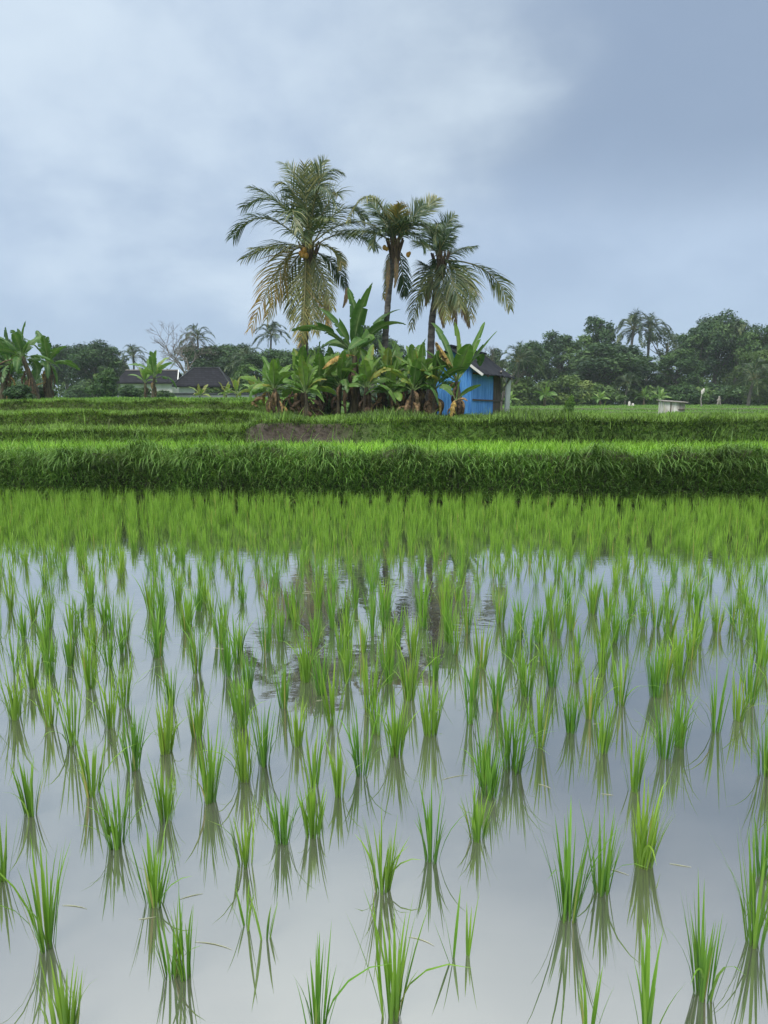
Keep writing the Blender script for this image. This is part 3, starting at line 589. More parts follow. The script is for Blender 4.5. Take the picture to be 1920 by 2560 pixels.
def palm(label, Y, crown, trunk_px, fronds, nuts, rad, seed, extra=8, skirts=(), conv=c1):
    rng = np.random.default_rng(seed)
    cr = P(*conv(*crown), Y)
    pts = [P(*p, Y) for p in trunk_px]; base = np.array([pts[-1][0], Y, H1(pts[-1][0], Y) - .05]); pts = pts[::-1]; pts = [base] + pts[1:] + [cr]
    root = thing('coconut_palm', label, 'palm tree', base)
    rel = lambda q: np.asarray(q) - base
    kn = np.array([rel(p) for p in pts]); s = np.linspace(0, 1, len(kn)); u = np.linspace(0, 1, 46)
    pp = np.stack([np.interp(u, s, kn[:, i]) for i in range(3)], -1)
    for _ in range(3): pp[1:-1] = (pp[:-2] + 2 * pp[1:-1] + pp[2:]) / 4
    rr = rad * (1.0 - .25 * u + .35 * np.exp(-u * 14)) * (1 + .07 * (np.arange(46) % 2))
    mb = MB(); mb.tube(pp, rr, 12, jit=.1, rng=rng); mb.build('trunk', M['ptrunk'], root)
    mb = MB(); cc = rel(cr)
    for i in range(12):
        a = i * 2.4; o1 = np.array([math.cos(a), math.sin(a), 0])
        mb.tube([cc + [0, 0, -.45] + o1 * rad * .9, cc + o1 * rad * 1.25 + [0, 0, -.15], cc + o1 * (rad * 2 + .06) + [0, 0, .22 + .1 * rng.random()]], [.04, .042, .024], 6)
    mb.tube([cc + [0, 0, -.5], cc + [0, 0, 0], cc + [0, 0, .35]], [rad * .8, rad * .85, .04], 10); mb.build('crown_base', M['boot'], root)
    for i, fr in enumerate(fronds):
        (mx, my), (tx, ty), dz, yel = fr[:4]; ll = (fr[4] if len(fr) > 4 else .62) * 1.5; dr = fr[5] if len(fr) > 5 else .75; b0 = fr[6] if len(fr) > 6 else .14
        st = cc + np.array([rng.normal(0, .06), rng.normal(0, .06), rng.uniform(0, .2)])
        pm = rel(P(*conv(mx, my), Y + dz * .5)); p2 = rel(P(*conv(tx, ty), Y + dz))
        o = frond_mb(st, pm, p2, ll, yel, seed * 100 + i, droop=dr, bare=b0).build('frond', M['frond'], root)
        if yel > .6: o['label'] = 'yellowing dying frond'
    for i in range(extra):                     # fronds pointing away from and towards the camera
        a = (1.57 if i % 2 else -1.57) + rng.normal(0, .7); el = rng.uniform(R(-15), R(65)); ln = rng.uniform(2.0, 2.8)
        dh = np.array([math.cos(a), math.sin(a), 0]); st = cc + [0, 0, .12]
        pm = st + dh * ln * .5 * math.cos(el) + [0, 0, ln * .5 * math.sin(el) + .25]; p2 = st + dh * ln * .9 * math.cos(el * .6) + [0, 0, ln * (.62 * math.sin(el) - .3)]
        frond_mb(st, pm, p2, .55, rng.uniform(.12, .42), seed * 100 + 50 + i, n=44).build('frond', M['frond'], root)
    for i, (x0, y0, x1, y1, wd) in enumerate(skirts):   # withered fronds hanging along the trunk
        a, b = rel(P(*conv(x0, y0), Y - .2)), rel(P(*conv(x1, y1), Y - .25))
        o = frond_mb(a, (a + b) / 2 + [.04, -.05, .03], b, wd, .97, seed * 100 + 80 + i, n=50, droop=2.0, bare=.05, width=.03, tipyel=0).build('dead_frond', M['frond'], root)
    for (x, y, r) in nuts:
        q = rel(P(*conv(x, y), Y - rad * 2)); mb = MB(); sphere_mb(mb, q, r * .75); mb.build('coconut', M['coconut'], root)
    return root

palm('tallest coconut palm with orange nuts and a yellow frond drooping at its side', 23.0, (480, 575), [c1(480, 575), (768, 700), (762, 800), (758, 880), (755, 1040)], [
 ((462, 330), (452, 100), -.3, .42, .60, .5, .1), ((500, 260), (560, 70), .5, .34, .5, .4), ((530, 200), (665, 140), -.2, .30, .5, .9), ((400, 270), (300, 205), -.5, .36, .5, .9), ((430, 230), (315, 80), .6, .36, .45, .5), ((480, 260), (500, 90), .9, .34, .5, .4),
 ((300, 300), (110, 330), .2, .28, .74), ((330, 330), (155, 220), -.9, .30, .62), ((240, 395), (50, 500), -.4, .26, .78), ((390, 350), (420, 470), -1.7, .33, .6), ((290, 545), (110, 620), .3, .42, .68), ((330, 560), (150, 560), -.8, .40, .5),
 ((330, 640), (150, 1010), -.5, .68, .78, .9), ((350, 700), (240, 960), .3, .55, .6, .9), ((452, 840), (432, 1085), -1.0, .52, .66, .6), ((520, 760), (590, 1010), -.4, .62, .55, .7), ((395, 760), (380, 960), .8, .5, .5),
 ((490, 800), (512, 1030), -.7, .46, .6, .7), ((540, 700), (610, 900), -.8, .45, .5, .8),
 ((650, 350), (790, 400), .2, .30, .62), ((670, 425), (850, 440), -.6, .36, .55), ((690, 480), (860, 560), .4, .33, .55), ((590, 560), (665, 655), -.5, .5, .5), ((600, 640), (685, 780), .5, .18, .45, 1.2),
 ((590, 300), (640, 265), -.8, .36, .55), ((540, 420), (590, 400), -1.8, .33, .55), ((430, 470), (470, 560), -1.9, .3, .5)],
 [(450, 575, .11), (440, 600, .10), (462, 603, .10), (482, 550, .09), (430, 590, .09)], .14, 1, extra=1, skirts=[(565, 800, 578, 1000, .25), (690, 780, 668, 890, .16)])
palm('slim middle palm with pale nuts and withered fronds hanging down its trunk', 22.4, (957, 560), [c1(957, 560), (972, 730), (965, 816), (960, 900), (955, 1040)], [
 ((890, 400), (815, 290), .3, .26, .5), ((925, 430), (850, 370), -.8, .22, .5), ((968, 420), (985, 315), -.5, .58, .42), ((940, 430), (945, 330), .5, .36, .42), ((1040, 420), (1110, 320), .2, .24, .5), ((1075, 400), (1190, 285), .9, .36, .5, .2, .55),
 ((1080, 430), (1190, 500), -.4, .26, .6), ((1040, 480), (1130, 560), -.9, .24, .55), ((800, 470), (625, 468), .2, .34, .62, 1.1), ((830, 470), (690, 500), -.6, .30, .5), ((880, 460), (830, 560), -1.0, .28, .5),
 ((1010, 420), (1090, 400), -1.1, .2, .5), ((1000, 700), (1010, 830), .6, .16, .38), ((940, 640), (895, 840), .7, .5, .3)],
 [(900, 558, .085), (1032, 598, .085), (912, 566, .07), (1040, 590, .06)], .10, 2, extra=1, skirts=[(920, 620, 903, 850, .14), (962, 610, 955, 780, .16)])
palm('right hand coconut palm behind the hut with long fronds sweeping down', 23.4, (1212, 640), [c1(1212, 640), (1090, 730), (1080, 800), (1077, 874), (1072, 1040)], [
 ((1225, 480), (1290, 378), .3, .24, .42), ((1250, 500), (1312, 440), -.5, .22, .42), ((1180, 520), (1120, 430), .4, .24, .5), ((1160, 560), (1060, 520), -.5, .28, .45), ((1300, 580), (1410, 550), .2, .26, .45, 1.0), ((1235, 560), (1300, 495), .7, .16, .25),
 ((1470, 690), (1605, 900), .1, .40, .55, .9, .30), ((1340, 720), (1385, 960), -.4, .48, .62, .7), ((1270, 720), (1330, 900), -1.0, .36, .62), ((1160, 660), (1100, 640), -.5, .22, .5), ((1120, 740), (1050, 1010), -.1, .44, .55, .8),
 ((1160, 740), (1090, 850), -.8, .4, .5), ((1230, 780), (1250, 960), -.9, .42, .55), ((1290, 680), (1400, 830), -.7, .34, .55)],
 [], .115, 3, extra=1, skirts=[(1190, 760, 1230, 1000, .35), (1240, 760, 1300, 1000, .4), (1290, 800, 1375, 1000, .35), (1160, 700, 1130, 880, .3)])

# ------------------------------------------------------------------ banana plants
def banana_leaf_mb(p0, pm, p2, W, seed, yel=.4, fold=R(22), tear=.18, droopv=.0, pet=.16, n=26):
    rng = np.random.default_rng(seed); mb = MB(); p0, pm, p2 = [np.asarray(q, float) for q in (p0, pm, p2)]
    t = np.linspace(0, 1, n); q = bez(p0, pm, p2, t); T = unit(np.gradient(q, axis=0))
    hz = unit(np.array([p2[0] - p0[0], p2[1] - p0[1], 0.001])); roll = rng.normal(0, .45)
    S = unit(np.cross(T, np.array([0, 0, 1.0]) * .8 + hz * -.6 * np.sign(T[:, 2:3] + .2) )); Nn = np.cross(S, T)
    S, Nn = S * math.cos(roll) + Nn * math.sin(roll), -S * math.sin(roll) + Nn * math.cos(roll)
    Nn = np.where(Nn[:, 2:3] < 0, -Nn, Nn) if abs(T[:, 2].mean()) < .6 else Nn
    mb.tube(q, .022 * (1 - t) ** .8 * (W / .25) + .004, 5, (yel, 0, 1.0)); mb.c[0][:, 2] = 1.0
    s = np.clip((t - pet) / (1 - pet), 0, 1)
    w = W * np.sin(np.pi * np.clip(s, 0, 1) ** .72) ** .55 * (t > pet); w[-1] = 0.03 * W
    for sg in (-1, 1):
        i = int(pet * n)
        while i < n - 1:
            L_ = rng.integers(3, 9) if rng.random() > tear else rng.integers(1, 3); j = min(n - 1, i + L_)
            idx = np.arange(i, j + 1); fo = fold + rng.normal(0, R(7)) ; fo2 = fo - R(18) - droopv - abs(rng.normal(0, .12)) - (rng.random() < tear) * rng.uniform(.2, .9)
            sh = rng.normal(0, .25 * tear)
            mid = q[idx] + sg * S[idx] * (w[idx] * .52 * math.cos(fo))[:, None] + Nn[idx] * (w[idx] * .52 * math.sin(fo))[:, None]
            edg = mid + sg * S[idx] * (w[idx] * .48 * math.cos(fo2))[:, None] + Nn[idx] * (w[idx] * .48 * math.sin(fo2))[:, None] + T[idx] * (w[idx] * (.22 + sh))[:, None]
            if j < n - 1 or True:                          # narrow the strip at its outer ends where the leaf has split
                edg[-1] = edg[-1] * .86 + edg[-2] * .14
                if len(edg) > 2: edg[0] = edg[0] * .93 + edg[1] * .07
            v = np.stack([q[idx], mid, edg], 1); m = len(idx)
            c = np.zeros((m, 3, 3)); c[..., 0] = np.clip(yel + rng.normal(0, .05) + np.array([0, 0, .04])[None], 0, 1); c[..., 1] = t[idx][:, None]; c[:, 0, 2] = .55
            b = (np.arange(m - 1) * 3)[:, None] + np.arange(2)[None]
            mb.add(v.reshape(-1, 3), np.stack([b, b + 1, b + 4, b + 3], -1).reshape(-1, 4), c.reshape(-1, 3)); i = j
    return mb
def dead_leaf_mb(p0, az, ln, seed, tone=.5, out=.3):
    rng = np.random.default_rng(seed); h = np.array([math.cos(az), math.sin(az), 0])
    p2 = p0 + h * (out * ln + .05) + [0, 0, -ln * .85]; pm = p0 + h * (out * ln * 1.1 + .1) + [0, 0, -ln * .25]
    return banana_leaf_mb(p0, pm, p2, rng.uniform(.05, .17), seed, tone, fold=R(-35), tear=.75, droopv=.4, pet=.12, n=20)
def stem_mb(h, rad, lean, seed):
    rng = np.random.default_rng(seed); mb = MB(); u = np.linspace(0, 1, 14)
    mb.tube(np.stack([lean[0] * u ** 1.5, lean[1] * u ** 1.5, u * h - .05 * (1 - u)], -1), rad * (1.15 - .55 * u), 10, jit=.14, rng=rng); return mb
def banana(label, base, hs, n, ll, seed, W=.2, lean=(0, 0), dead=5, rad=.1, tmin=8, tmax=60, yel=.4, tear=.2, group=None, extra=(), name='banana_plant', deadtone=.5, azs=None):
    rng = np.random.default_rng(seed); base = np.array([base[0], base[1], H1(base[0], base[1]) - .04])
    root = thing(name, label, 'banana plant', base, group)
    stem_mb(hs, rad, lean, seed).build('stem', M['bananastem'], root)
    top = np.array([lean[0], lean[1], hs])
    for i in range(n):
        az = azs[i] if azs else i * 2.4 + rng.normal(0, .3); k = i / max(1, n - 1)
        th = R(tmin + (tmax - tmin) * k) + rng.normal(0, R(6)); bend = R(8 + 45 * k) * rng.uniform(.5, 1.3); l_ = ll * rng.uniform(.8, 1.15)
        h = np.array([math.cos(az), math.sin(az), 0]); d1 = h * math.sin(th) + [0, 0, math.cos(th)]; d2 = h * math.sin(th + bend) + [0, 0, math.cos(th + bend)]
        pm = top + d1 * l_ * .52; p2 = pm + d2 * l_ * .5
        banana_leaf_mb(top + [0, 0, -.06], pm, p2, W * rng.uniform(.8, 1.15), seed * 50 + i, float(np.clip(yel + rng.normal(0, .14) + .12 * (1 - k), 0, 1)), fold=R(28) - k * R(22), tear=tear + .25 * k).build('leaf', M['banana'], root)
    for i in range(dead):
        az = rng.random() * 6.28
        kz = rng.uniform(.3, 1); stt = np.array([lean[0] * kz ** 1.5, lean[1] * kz ** 1.5, hs * kz]); wild = rng.random() < .1
        dead_leaf_mb(stt, az, min(hs * kz * 1.05, rng.uniform(.35, .8) * max(1, hs / 1.2)) * (.9 if wild else 1), seed * 50 + 30 + i, float(np.clip(rng.normal(deadtone - .22, .16) if rng.random() < .72 else rng.uniform(.6, .95), .03, .97)), rng.uniform(.5, 1.1) if wild else rng.uniform(.0, .3)).build('dead_leaf', M['bananadead'], root)
    for i, e in enumerate(extra):       # leaves given one by one: middle, tip, half width, tone[, kind]
        pm, p2, W_, y_ = e[:4]; kind = e[4] if len(e) > 4 else 'leaf'; st = top if len(e) < 6 else np.asarray(e[5]) - base
        dead_ = kind == 'dead_leaf'
        o = banana_leaf_mb(st, np.asarray(pm) - base, np.asarray(p2) - base, W_, seed * 50 + 60 + i, y_, fold=R(-25) if dead_ else R(20), tear=.5 if dead_ else tear, droopv=.3 if dead_ else 0).build(kind, M['bananadead' if dead_ else 'banana'], root)
        if dead_ and y_ > .9: o['label'] = 'yellow withered leaf'
    return root
def q2(x, y, Y): return P(*c2(x, y), Y)
def ground_px(px, Y): return (P(px, 1000, Y)[0], Y)
cl = 'banana plants in the clump beneath the palms'
def bananas():
    Y = 21.6; t = q2(680, 490, Y); b = ground_px(884, Y)
    banana('tallest banana plant, in the middle, its broad leaves standing above the others', b, t[2] - H1(*b), 0, 1, 31, lean=(t[0] - b[0], 0), rad=.12, dead=9, tear=.4, group=cl, extra=[
        (q2(585, 330, Y - .3), q2(470, 213, Y - .5), .27, .45), (q2(690, 300, Y), q2(640, 92, Y + .3), .22, .42), (q2(700, 290, Y - .2), q2(785, 62, Y - .4), .26, .50), (q2(690, 330, Y + .4), q2(655, 130, Y + .6), .22, .35),
        (q2(820, 335, Y), q2(985, 312, Y - .2), .23, .30), (q2(770, 370, Y - .5), q2(700, 440, Y - 1.1), .2, .62), (q2(500, 345, Y), q2(305, 350, Y + .3), .24, .25), (q2(585, 420, Y + .3), q2(480, 445, Y + .6), .2, .22),
        (q2(820, 300, Y + .5), q2(950, 222, Y + .8), .2, .2), (q2(575, 500, Y - .4), q2(488, 575, Y - .6), .2, .93, 'dead_leaf'), (q2(730, 400, Y - .8), q2(640, 460, Y - 1.4), .2, .3)])
    Y = 20.4; b = ground_px(1149, Y); t = q2(1285, 640, Y)
    banana('banana plant with a broad pale upright leaf in front of the blue hut', b, t[2] - H1(*b), 0, 1, 32, lean=(t[0] - b[0], 0), rad=.1, dead=9, tear=.12, group=cl, extra=[
        (q2(1215, 430, Y + .3), q2(1132, 300, Y + .4), .2, .5), (q2(1290, 440, Y), q2(1268, 296, Y), .24, .88), (q2(1385, 450, Y + .2), q2(1450, 295, Y + .3), .18, .6), (q2(1430, 460, Y + .3), q2(1522, 350, Y + .5), .14, .55),
        (q2(1320, 530, Y - .5), q2(1362, 425, Y - .9), .25, .45), (q2(1235, 520, Y - .2), q2(1160, 412, Y - .3), .2, .86, 'dead_leaf'), (q2(1215, 560, Y - .2), q2(1100, 465, Y - .1), .2, .52), (q2(1190, 560, Y - .4), q2(1160, 450, Y - .6), .22, .6), (q2(1400, 500, Y + .5), q2(1420, 560, Y + .6), .18, .3)])
    Y = 19.9; b = ground_px(1134, Y); t = q2(1280, 755, Y)
    banana('small banana sucker with bright leaves and a brown ragged stem beside the hut wall', b, t[2] - H1(*b), 0, 1, 33, lean=(t[0] - b[0], 0), rad=.085, dead=7, tear=.05, group=cl, extra=[
        (q2(1292, 700, Y), q2(1308, 640, Y), .14, .75), (q2(1350, 705, Y), q2(1428, 668, Y - .1), .1, .6), (q2(1230, 690, Y + .1), q2(1180, 690, Y + .1), .1, .6), (q2(1255, 790, Y - .3), q2(1252, 885, Y - .35), .14, .95, 'dead_leaf'), (q2(1320, 745, Y - .2), q2(1350, 765, Y - .3), .07, .75, 'dead_leaf')])
    S = [ # label, px of base, Y, stem height, leaves, leaf length, half width, dead, lean, yellow, tmin, tmax
     ('leftmost banana plant of the clump, leaning, with a rusty peeling stem', 706, 20.8, .95, 7, 1.05, .19, 5, (-.22, 0), .5, 10, 60, .7),
     ('second banana plant from the left in the clump, bushy and dark', 745, 21.8, 1.0, 8, 1.15, .2, 6, (.05, 0), .45, 6, 62, .4),
     ('third banana plant from the left, with upright leaves under the tallest palm', 790, 21.2, 1.0, 8, 1.2, .21, 7, (.1, 0), .5, 4, 55, .35),
     ('fourth banana plant from the left, short, between the palm and tall banana', 812, 22.6, .9, 7, 1.1, .18, 5, (.1, 0), .35, 10, 65, .4),
     ('banana plant with bright upright leaves at the foot of the tallest banana', 912, 20.4, .95, 8, 1.05, .2, 8, (.05, 0), .55, 6, 62, .35),
     ('dark banana plant hidden behind the tallest banana stem', 900, 22.6, 1.35, 8, 1.25, .2, 6, (-.1, 0), .35, 8, 60, .3),
     ('banana plant in front of the slim palm, with V shaped leaves', 955, 21.4, 1.2, 8, 1.2, .2, 7, (.12, 0), .5, 6, 50, .35),
     ('banana plant with a pale peeling stem right of the clump middle', 1022, 20.2, .9, 8, 1.05, .19, 6, (.12, 0), .5, 6, 66, .75),
     ('banana plant with tall narrow leaves between slim palm and hut', 1030, 21.6, 1.15, 8, 1.25, .19, 6, (.05, 0), .45, 4, 48, .4),
     ('small banana plant at the left end of the clump, half behind the rusty stem', 684, 22.2, .8, 8, 1.0, .17, 5, (-.15, 0), .45, 8, 70, .5),
     ('banana plant in front of the tallest palm trunk, yellowish leaves', 768, 20.5, .8, 8, 1.0, .18, 6, (-.05, 0), .62, 8, 66, .5),
     ('dark banana plant deep in the clump left of the tallest banana', 843, 21.4, 1.05, 8, 1.1, .18, 6, (.1, 0), .38, 8, 64, .35),
     ('banana plant deep in the clump behind the pale peeling stem', 1003, 22.6, 1.2, 8, 1.2, .18, 5, (.1, 0), .42, 8, 60, .4),
     ('banana plant leaning left at the back of the clump, between the two left palms', 835, 23.2, 1.1, 8, 1.2, .2, 5, (-.2, 0), .35, 6, 62, .4),
     ('banana plant low in the middle of the clump, with spreading leaves', 985, 20.9, .8, 8, 1.0, .18, 6, (-.1, 0), .45, 10, 66, .5),
     ('banana plant between the peeling stem and the hut, brown leaves around it', 1058, 20.8, 1.05, 8, 1.1, .19, 6, (-.05, 0), .5, 6, 60, .45),
     ('banana plant with hanging brown leaves against the left side of the hut', 1085, 20.3, .95, 7, 1.0, .19, 7, (.02, 0), .5, 6, 55, .5)]
    for i, (lb, px, Y, hs, n, ll, W, dd, lean, yl, t0, t1, dt) in enumerate(S):
        banana(lb, ground_px(px, Y), hs * .95, n + 3, ll * .95, 40 + i, W * .86, lean, dd + 6, .085, t0, t1 + 22, yl + .1, .5, cl, deadtone=dt)
    gl = 'tall banana plants at the edge of the terraces'
    A = [('leftmost tall banana plant, cut by the left edge of the picture', 6, 34, 1.75, 12, 1.4, .24), ('tall banana plant with a pointed upright leaf near the left edge', 92, 33, 1.95, 12, 1.5, .25),
         ('tall banana plant right of the pair at the left edge, yellow leaf below', 122, 34.5, 1.75, 13, 1.4, .24)]
    for i, (lb, px, Y, hs, n, ll, W) in enumerate(A):
        banana(lb, ground_px(px, Y), hs, n, ll, 70 + i, W * .92, (rng0.normal(0, .2), 0), 16, .15, 2, 118, .36, .5, gl)
    banana('banana plant standing in front of the dark roofed houses', ground_px(384, 50), 1.5, 9, 1.7, 75, .26, (.1, 0), 4, .14, 2, 80, .6, .2)
    banana('young banana plant beside the garden wall, pale upright leaf', ground_px(365, 51), 1.2, 6, 1.3, 76, .22, (0, 0), 2, .12, 2, 60, .75, .1)
    # low bright bananas and far ones: copies of two plants
    lo = banana('low bright green banana plant just right of the garden pavilion', ground_px(592, 57), .5, 8, 1.5, 77, .2, (0, 0), 0, .1, 15, 85, .9, .15)
    for px, Y, s, lb in ((640, 52, .9, 'low bright green banana plant left of the palm clump'), (566, 60, .8, 'low bright green banana plant against the pavilion posts'), (500, 59, .7, 'small bright banana leaf tuft in front of the pavilion')):
        x, y = ground_px(px, Y); copy_thing(lo, lb, (x, y, H1(x, y)), px * .7, (s, s, s))
    fa = banana('far banana plant in the yellow green scrub right of the hut', ground_px(1362, 92), 1.1, 9, 2.0, 78, .28, (0, 0), 2, .18, 6, 85, .55, .3)
    for px, Y, s, lb in ((1272, 88, .85, 'far banana plant just behind the white hut post'), (1610, 100, 1.1, 'far banana plant left behind the white shed'), (1648, 98, 1.0, 'far banana plant directly behind the white shed'), (1500, 95, .9, 'far banana plant in front of the big dark tree'), (1320, 100, 1.1, 'far banana plant in the scrub beside a thin palm')):
        x, y = ground_px(px, Y); copy_thing(fa, lb, (x, y, H1(x, y)), px * .3, (s * .8, s * .8, s * .72))
rng0 = np.random.default_rng(3)
bananas()

# ------------------------------------------------------------------ broad leaved trees, shrubs, distant palms
def crown_mb(seed, rx, rz, nclump, nleaf, lsize, airy=0.0, flat=1.0):
    rng = np.random.default_rng(seed); mb = MB(); cs = []
    d = unit(rng.normal(size=(nclump, 3))); rad = rng.uniform(.35, .95, nclump) ** .7
    c = d * rad[:, None] * [rx * .8, rx * .8, rz * .8]; c[:, 2] += np.abs(rng.normal(0, .1 * rz, nclump))
    cr = rng.uniform(.2, .36, nclump) * rx * (1 - .35 * airy)
    for i in range(nclump):
        m = max(20, int(nleaf * (cr[i] / (.28 * rx)) ** 2 / nclump)); o = unit(rng.normal(size=(m, 3)) + [0, 0, .35]); rr = cr[i] * rng.uniform(.45, 1.12, m) ** .8
        p = c[i] + o * rr[:, None] * [1, 1, .72 * flat] + rng.normal(0, .04 * rx, (m, 3))
        nrm = unit(o + [0, 0, .5] + rng.normal(0, .55, (m, 3))); a = unit(np.cross(nrm, rng.normal(size=(m, 3)))); b = np.cross(nrm, a); s = lsize * rng.uniform(.6, 1.4, m)[:, None]
        v = np.stack([p - a * s, p - b * s * .5 + nrm * s * .12, p + a * s - nrm * s * .15, p + b * s * .5 + nrm * s * .12], 1).reshape(-1, 3)
        tone = np.clip(rng.normal(.42, .27) + rng.normal(0, .16, m), 0, 1); cc = np.zeros((m, 4, 3)); cc[..., 0] = tone[:, None]
        mb.add(v, np.arange(m * 4).reshape(-1, 4), cc.reshape(-1, 3))
    return mb, c
def tree_proto(seed, height, rx, rz, trunk, nclump=34, nleaf=9000, lsize=.2, airy=0, mat='crown_mid', label='', bark='bark', flat=1.0):
    root = thing('broadleaf_tree', label, 'tree', (0, 0, 0)); rng = np.random.default_rng(seed)
    mb, c = crown_mb(seed, rx, rz, nclump, nleaf, lsize, airy, flat); zc = height - rz
    o = mb.build('crown', M[mat], root); o.location = (0, 0, zc)
    tb = MB(); u = np.linspace(0, 1, 9); lean = rng.normal(0, .25, 2)
    tb.tube(np.stack([lean[0] * u, lean[1] * u, u * zc * 1.05], -1), trunk * (1.2 - .6 * u), 9, jit=.15, rng=rng)
    for i in np.argsort(-np.linalg.norm(c[:, :2], axis=1))[:14]:
        e = c[i] + [0, 0, zc]; s0 = np.array([lean[0], lean[1], zc * rng.uniform(.55, 1.0)]); m_ = (s0 * .5 + e * .5) + [0, 0, -.12 * rz]
        tb.tube(bez(s0, m_, e, np.linspace(0, 1, 7)), trunk * np.linspace(.42, .08, 7), 6, jit=.1, rng=rng)
    tb.build('trunk', M[bark], root); return root
def trees():
    protos = [tree_proto(201, 10, 4.2, 3.9, .32, 40, 12000, .20), tree_proto(202, 12, 4.6, 5.0, .35, 46, 13000, .21), tree_proto(203, 11, 3.6, 4.3, .28, 34, 9000, .20, .5),
              tree_proto(204, 14, 4.2, 6.2, .34, 48, 12000, .21, .35), tree_proto(205, 13, 4.4, 4.0, .26, 26, 4200, .19, 1.0, bark='palebark', flat=.8)]
    hts = [10, 12, 11, 14, 13]; rxs = [4.2, 4.6, 3.6, 4.2, 4.4]
    used = set()
    T = [ # proto, px, top px, width px, Y, material, rz, label
     (0, -30, 835, 200, 60, 'crown_mid', 0, 'broad tree behind the leftmost banana plant'),
     (1, 226, 842, 150, 96, 'crown_dark', 1, 'dark tree with a bare trunk right of the left banana plants'),
     (0, 160, 850, 110, 110, 'crown_dark', 2, 'dark tree partly behind the left banana plants'),
     (2, 262, 912, 70, 90, 'crown_mid', 1.5, 'small tree between the dark tree and the left round palm'),
     (2, 300, 895, 60, 120, 'crown_grey', 2, 'hazy grey tree behind the left round palm'),
     (0, 525, 848, 160, 105, 'crown_dark', .6, 'spreading dark tree behind the pavilion roof'),
     (1, 592, 850, 130, 115, 'crown_dark', 2.2, 'dark tree left of the small far palm'),
     (2, 640, 885, 130, 85, 'crown_mid', 3, 'leafy tree behind the drooping yellow frond'),
     (0, 700, 862, 120, 88, 'crown_mid', 4.2, 'rounded green tree behind the tallest palm trunk'),
     (1, 775, 855, 130, 100, 'crown_dark', 5, 'dark tree between the tallest palm and the tall banana'),
     (3, 930, 793, 110, 92, 'crown_dark', .2, 'tall tree showing right behind the slim palm trunk'),
     (2, 985, 845, 90, 95, 'crown_dark', 1.2, 'lower dark tree between slim and right hand palms'),
     (0, 860, 870, 120, 105, 'crown_dark', 2.9, 'dark tree hidden behind the tall banana leaves'),
     (2, 1060, 905, 110, 95, 'crown_mid', 3.4, 'low tree left behind the hut roof'),
     (2, 1235, 870, 90, 98, 'crown_grey', 4, 'pale twiggy tree right behind the hut roof'),
     (0, 1325, 842, 120, 112, 'crown_dark', 5.1, 'dark tree above the thin palm right of the hut'),
     (3, 1405, 812, 130, 116, 'crown_dark', .9, 'dark tree left of the round topped tree'),
     (2, 1500, 789, 125, 120, 'crown_mid', 1.9, 'round topped tree left of the tall far palms'),
     (1, 1530, 848, 240, 108, 'crown_dark', 3.3, 'big dark dome shaped tree in front of the tall far palms'),
     (4, 1675, 797, 150, 122, 'crown_grey', 2.2, 'airy grey tree with sky showing through, right of the far palms'),
     (3, 1752, 790, 140, 116, 'crown_dark', 4.4, 'tall dark tree left of the highest tree'),
     (1, 1795, 766, 150, 118, 'crown_dark', .5, 'highest tree of the right hand wood'),
     (3, 1700, 860, 130, 108, 'crown_mid', 2.6, 'mid green tree behind the white shed'),
     (4, 1850, 800, 130, 118, 'crown_grey', 1.1, 'thin tree with bare stems right of the highest tree'),
     (1, 1915, 800, 130, 112, 'crown_mid', 3.9, 'tree at the right edge of the picture'),
     (0, 1890, 865, 110, 106, 'crown_light', 5.4, 'yellow green tree low at the right edge'),
     (0, 2010, 790, 220, 115, 'crown_dark', 1.4, 'dark tree just beyond the right edge'),
     (3, 1600, 880, 130, 112, 'crown_dark', 3.0, 'dark tree under the tall far palms')]
    for (k, px, top, wpx, Y, mt, rz, lb) in T:
        pt = P(px, top, Y); zb = H1(pt[0], Y); sz = (pt[2] - zb) / hts[k]; sx = wpx * Y / FPX / 2 / rxs[k]
        sx = max(sx, sz * .45)
        if k in used: copy_thing(protos[k], lb, (pt[0], Y, zb - .1), rz, (sx, sx, sz), mat=M[mt])
        else:
            o = protos[k]; used.add(k); o.location = (pt[0], Y, zb - .1); o.rotation_euler = (0, 0, rz); o.scale = (sx, sx, sz); o['label'] = lb
            ch = [c for c in o.children if c.name.startswith('crown')][0]; ch.material_slots[0].link = 'OBJECT'; ch.material_slots[0].material = M[mt]
    # shrubs
    def shrub_proto(seed, label, mat):
        root = thing('shrub', label, 'shrub', (0, 0, 0)); mb, c = crown_mb(seed, 1.0, .8, 22, 3600, .075); o = mb.build('foliage', M[mat], root); o.location = (0, 0, .62)
        tb = MB(); rng = np.random.default_rng(seed)
        for i in range(8): tb.tube([[0, 0, -.05], c[i] * .4 + [0, 0, .35], c[i] + [0, 0, .62]], [.04, .025, .01], 5)
        tb.build('stems', M['bark'], root).name = 'branches'; return root
    sp = [shrub_proto(301, '', 'crown_mid'), shrub_proto(302, '', 'crown_light'), shrub_proto(303, '', 'crown_dark')]; su = set()
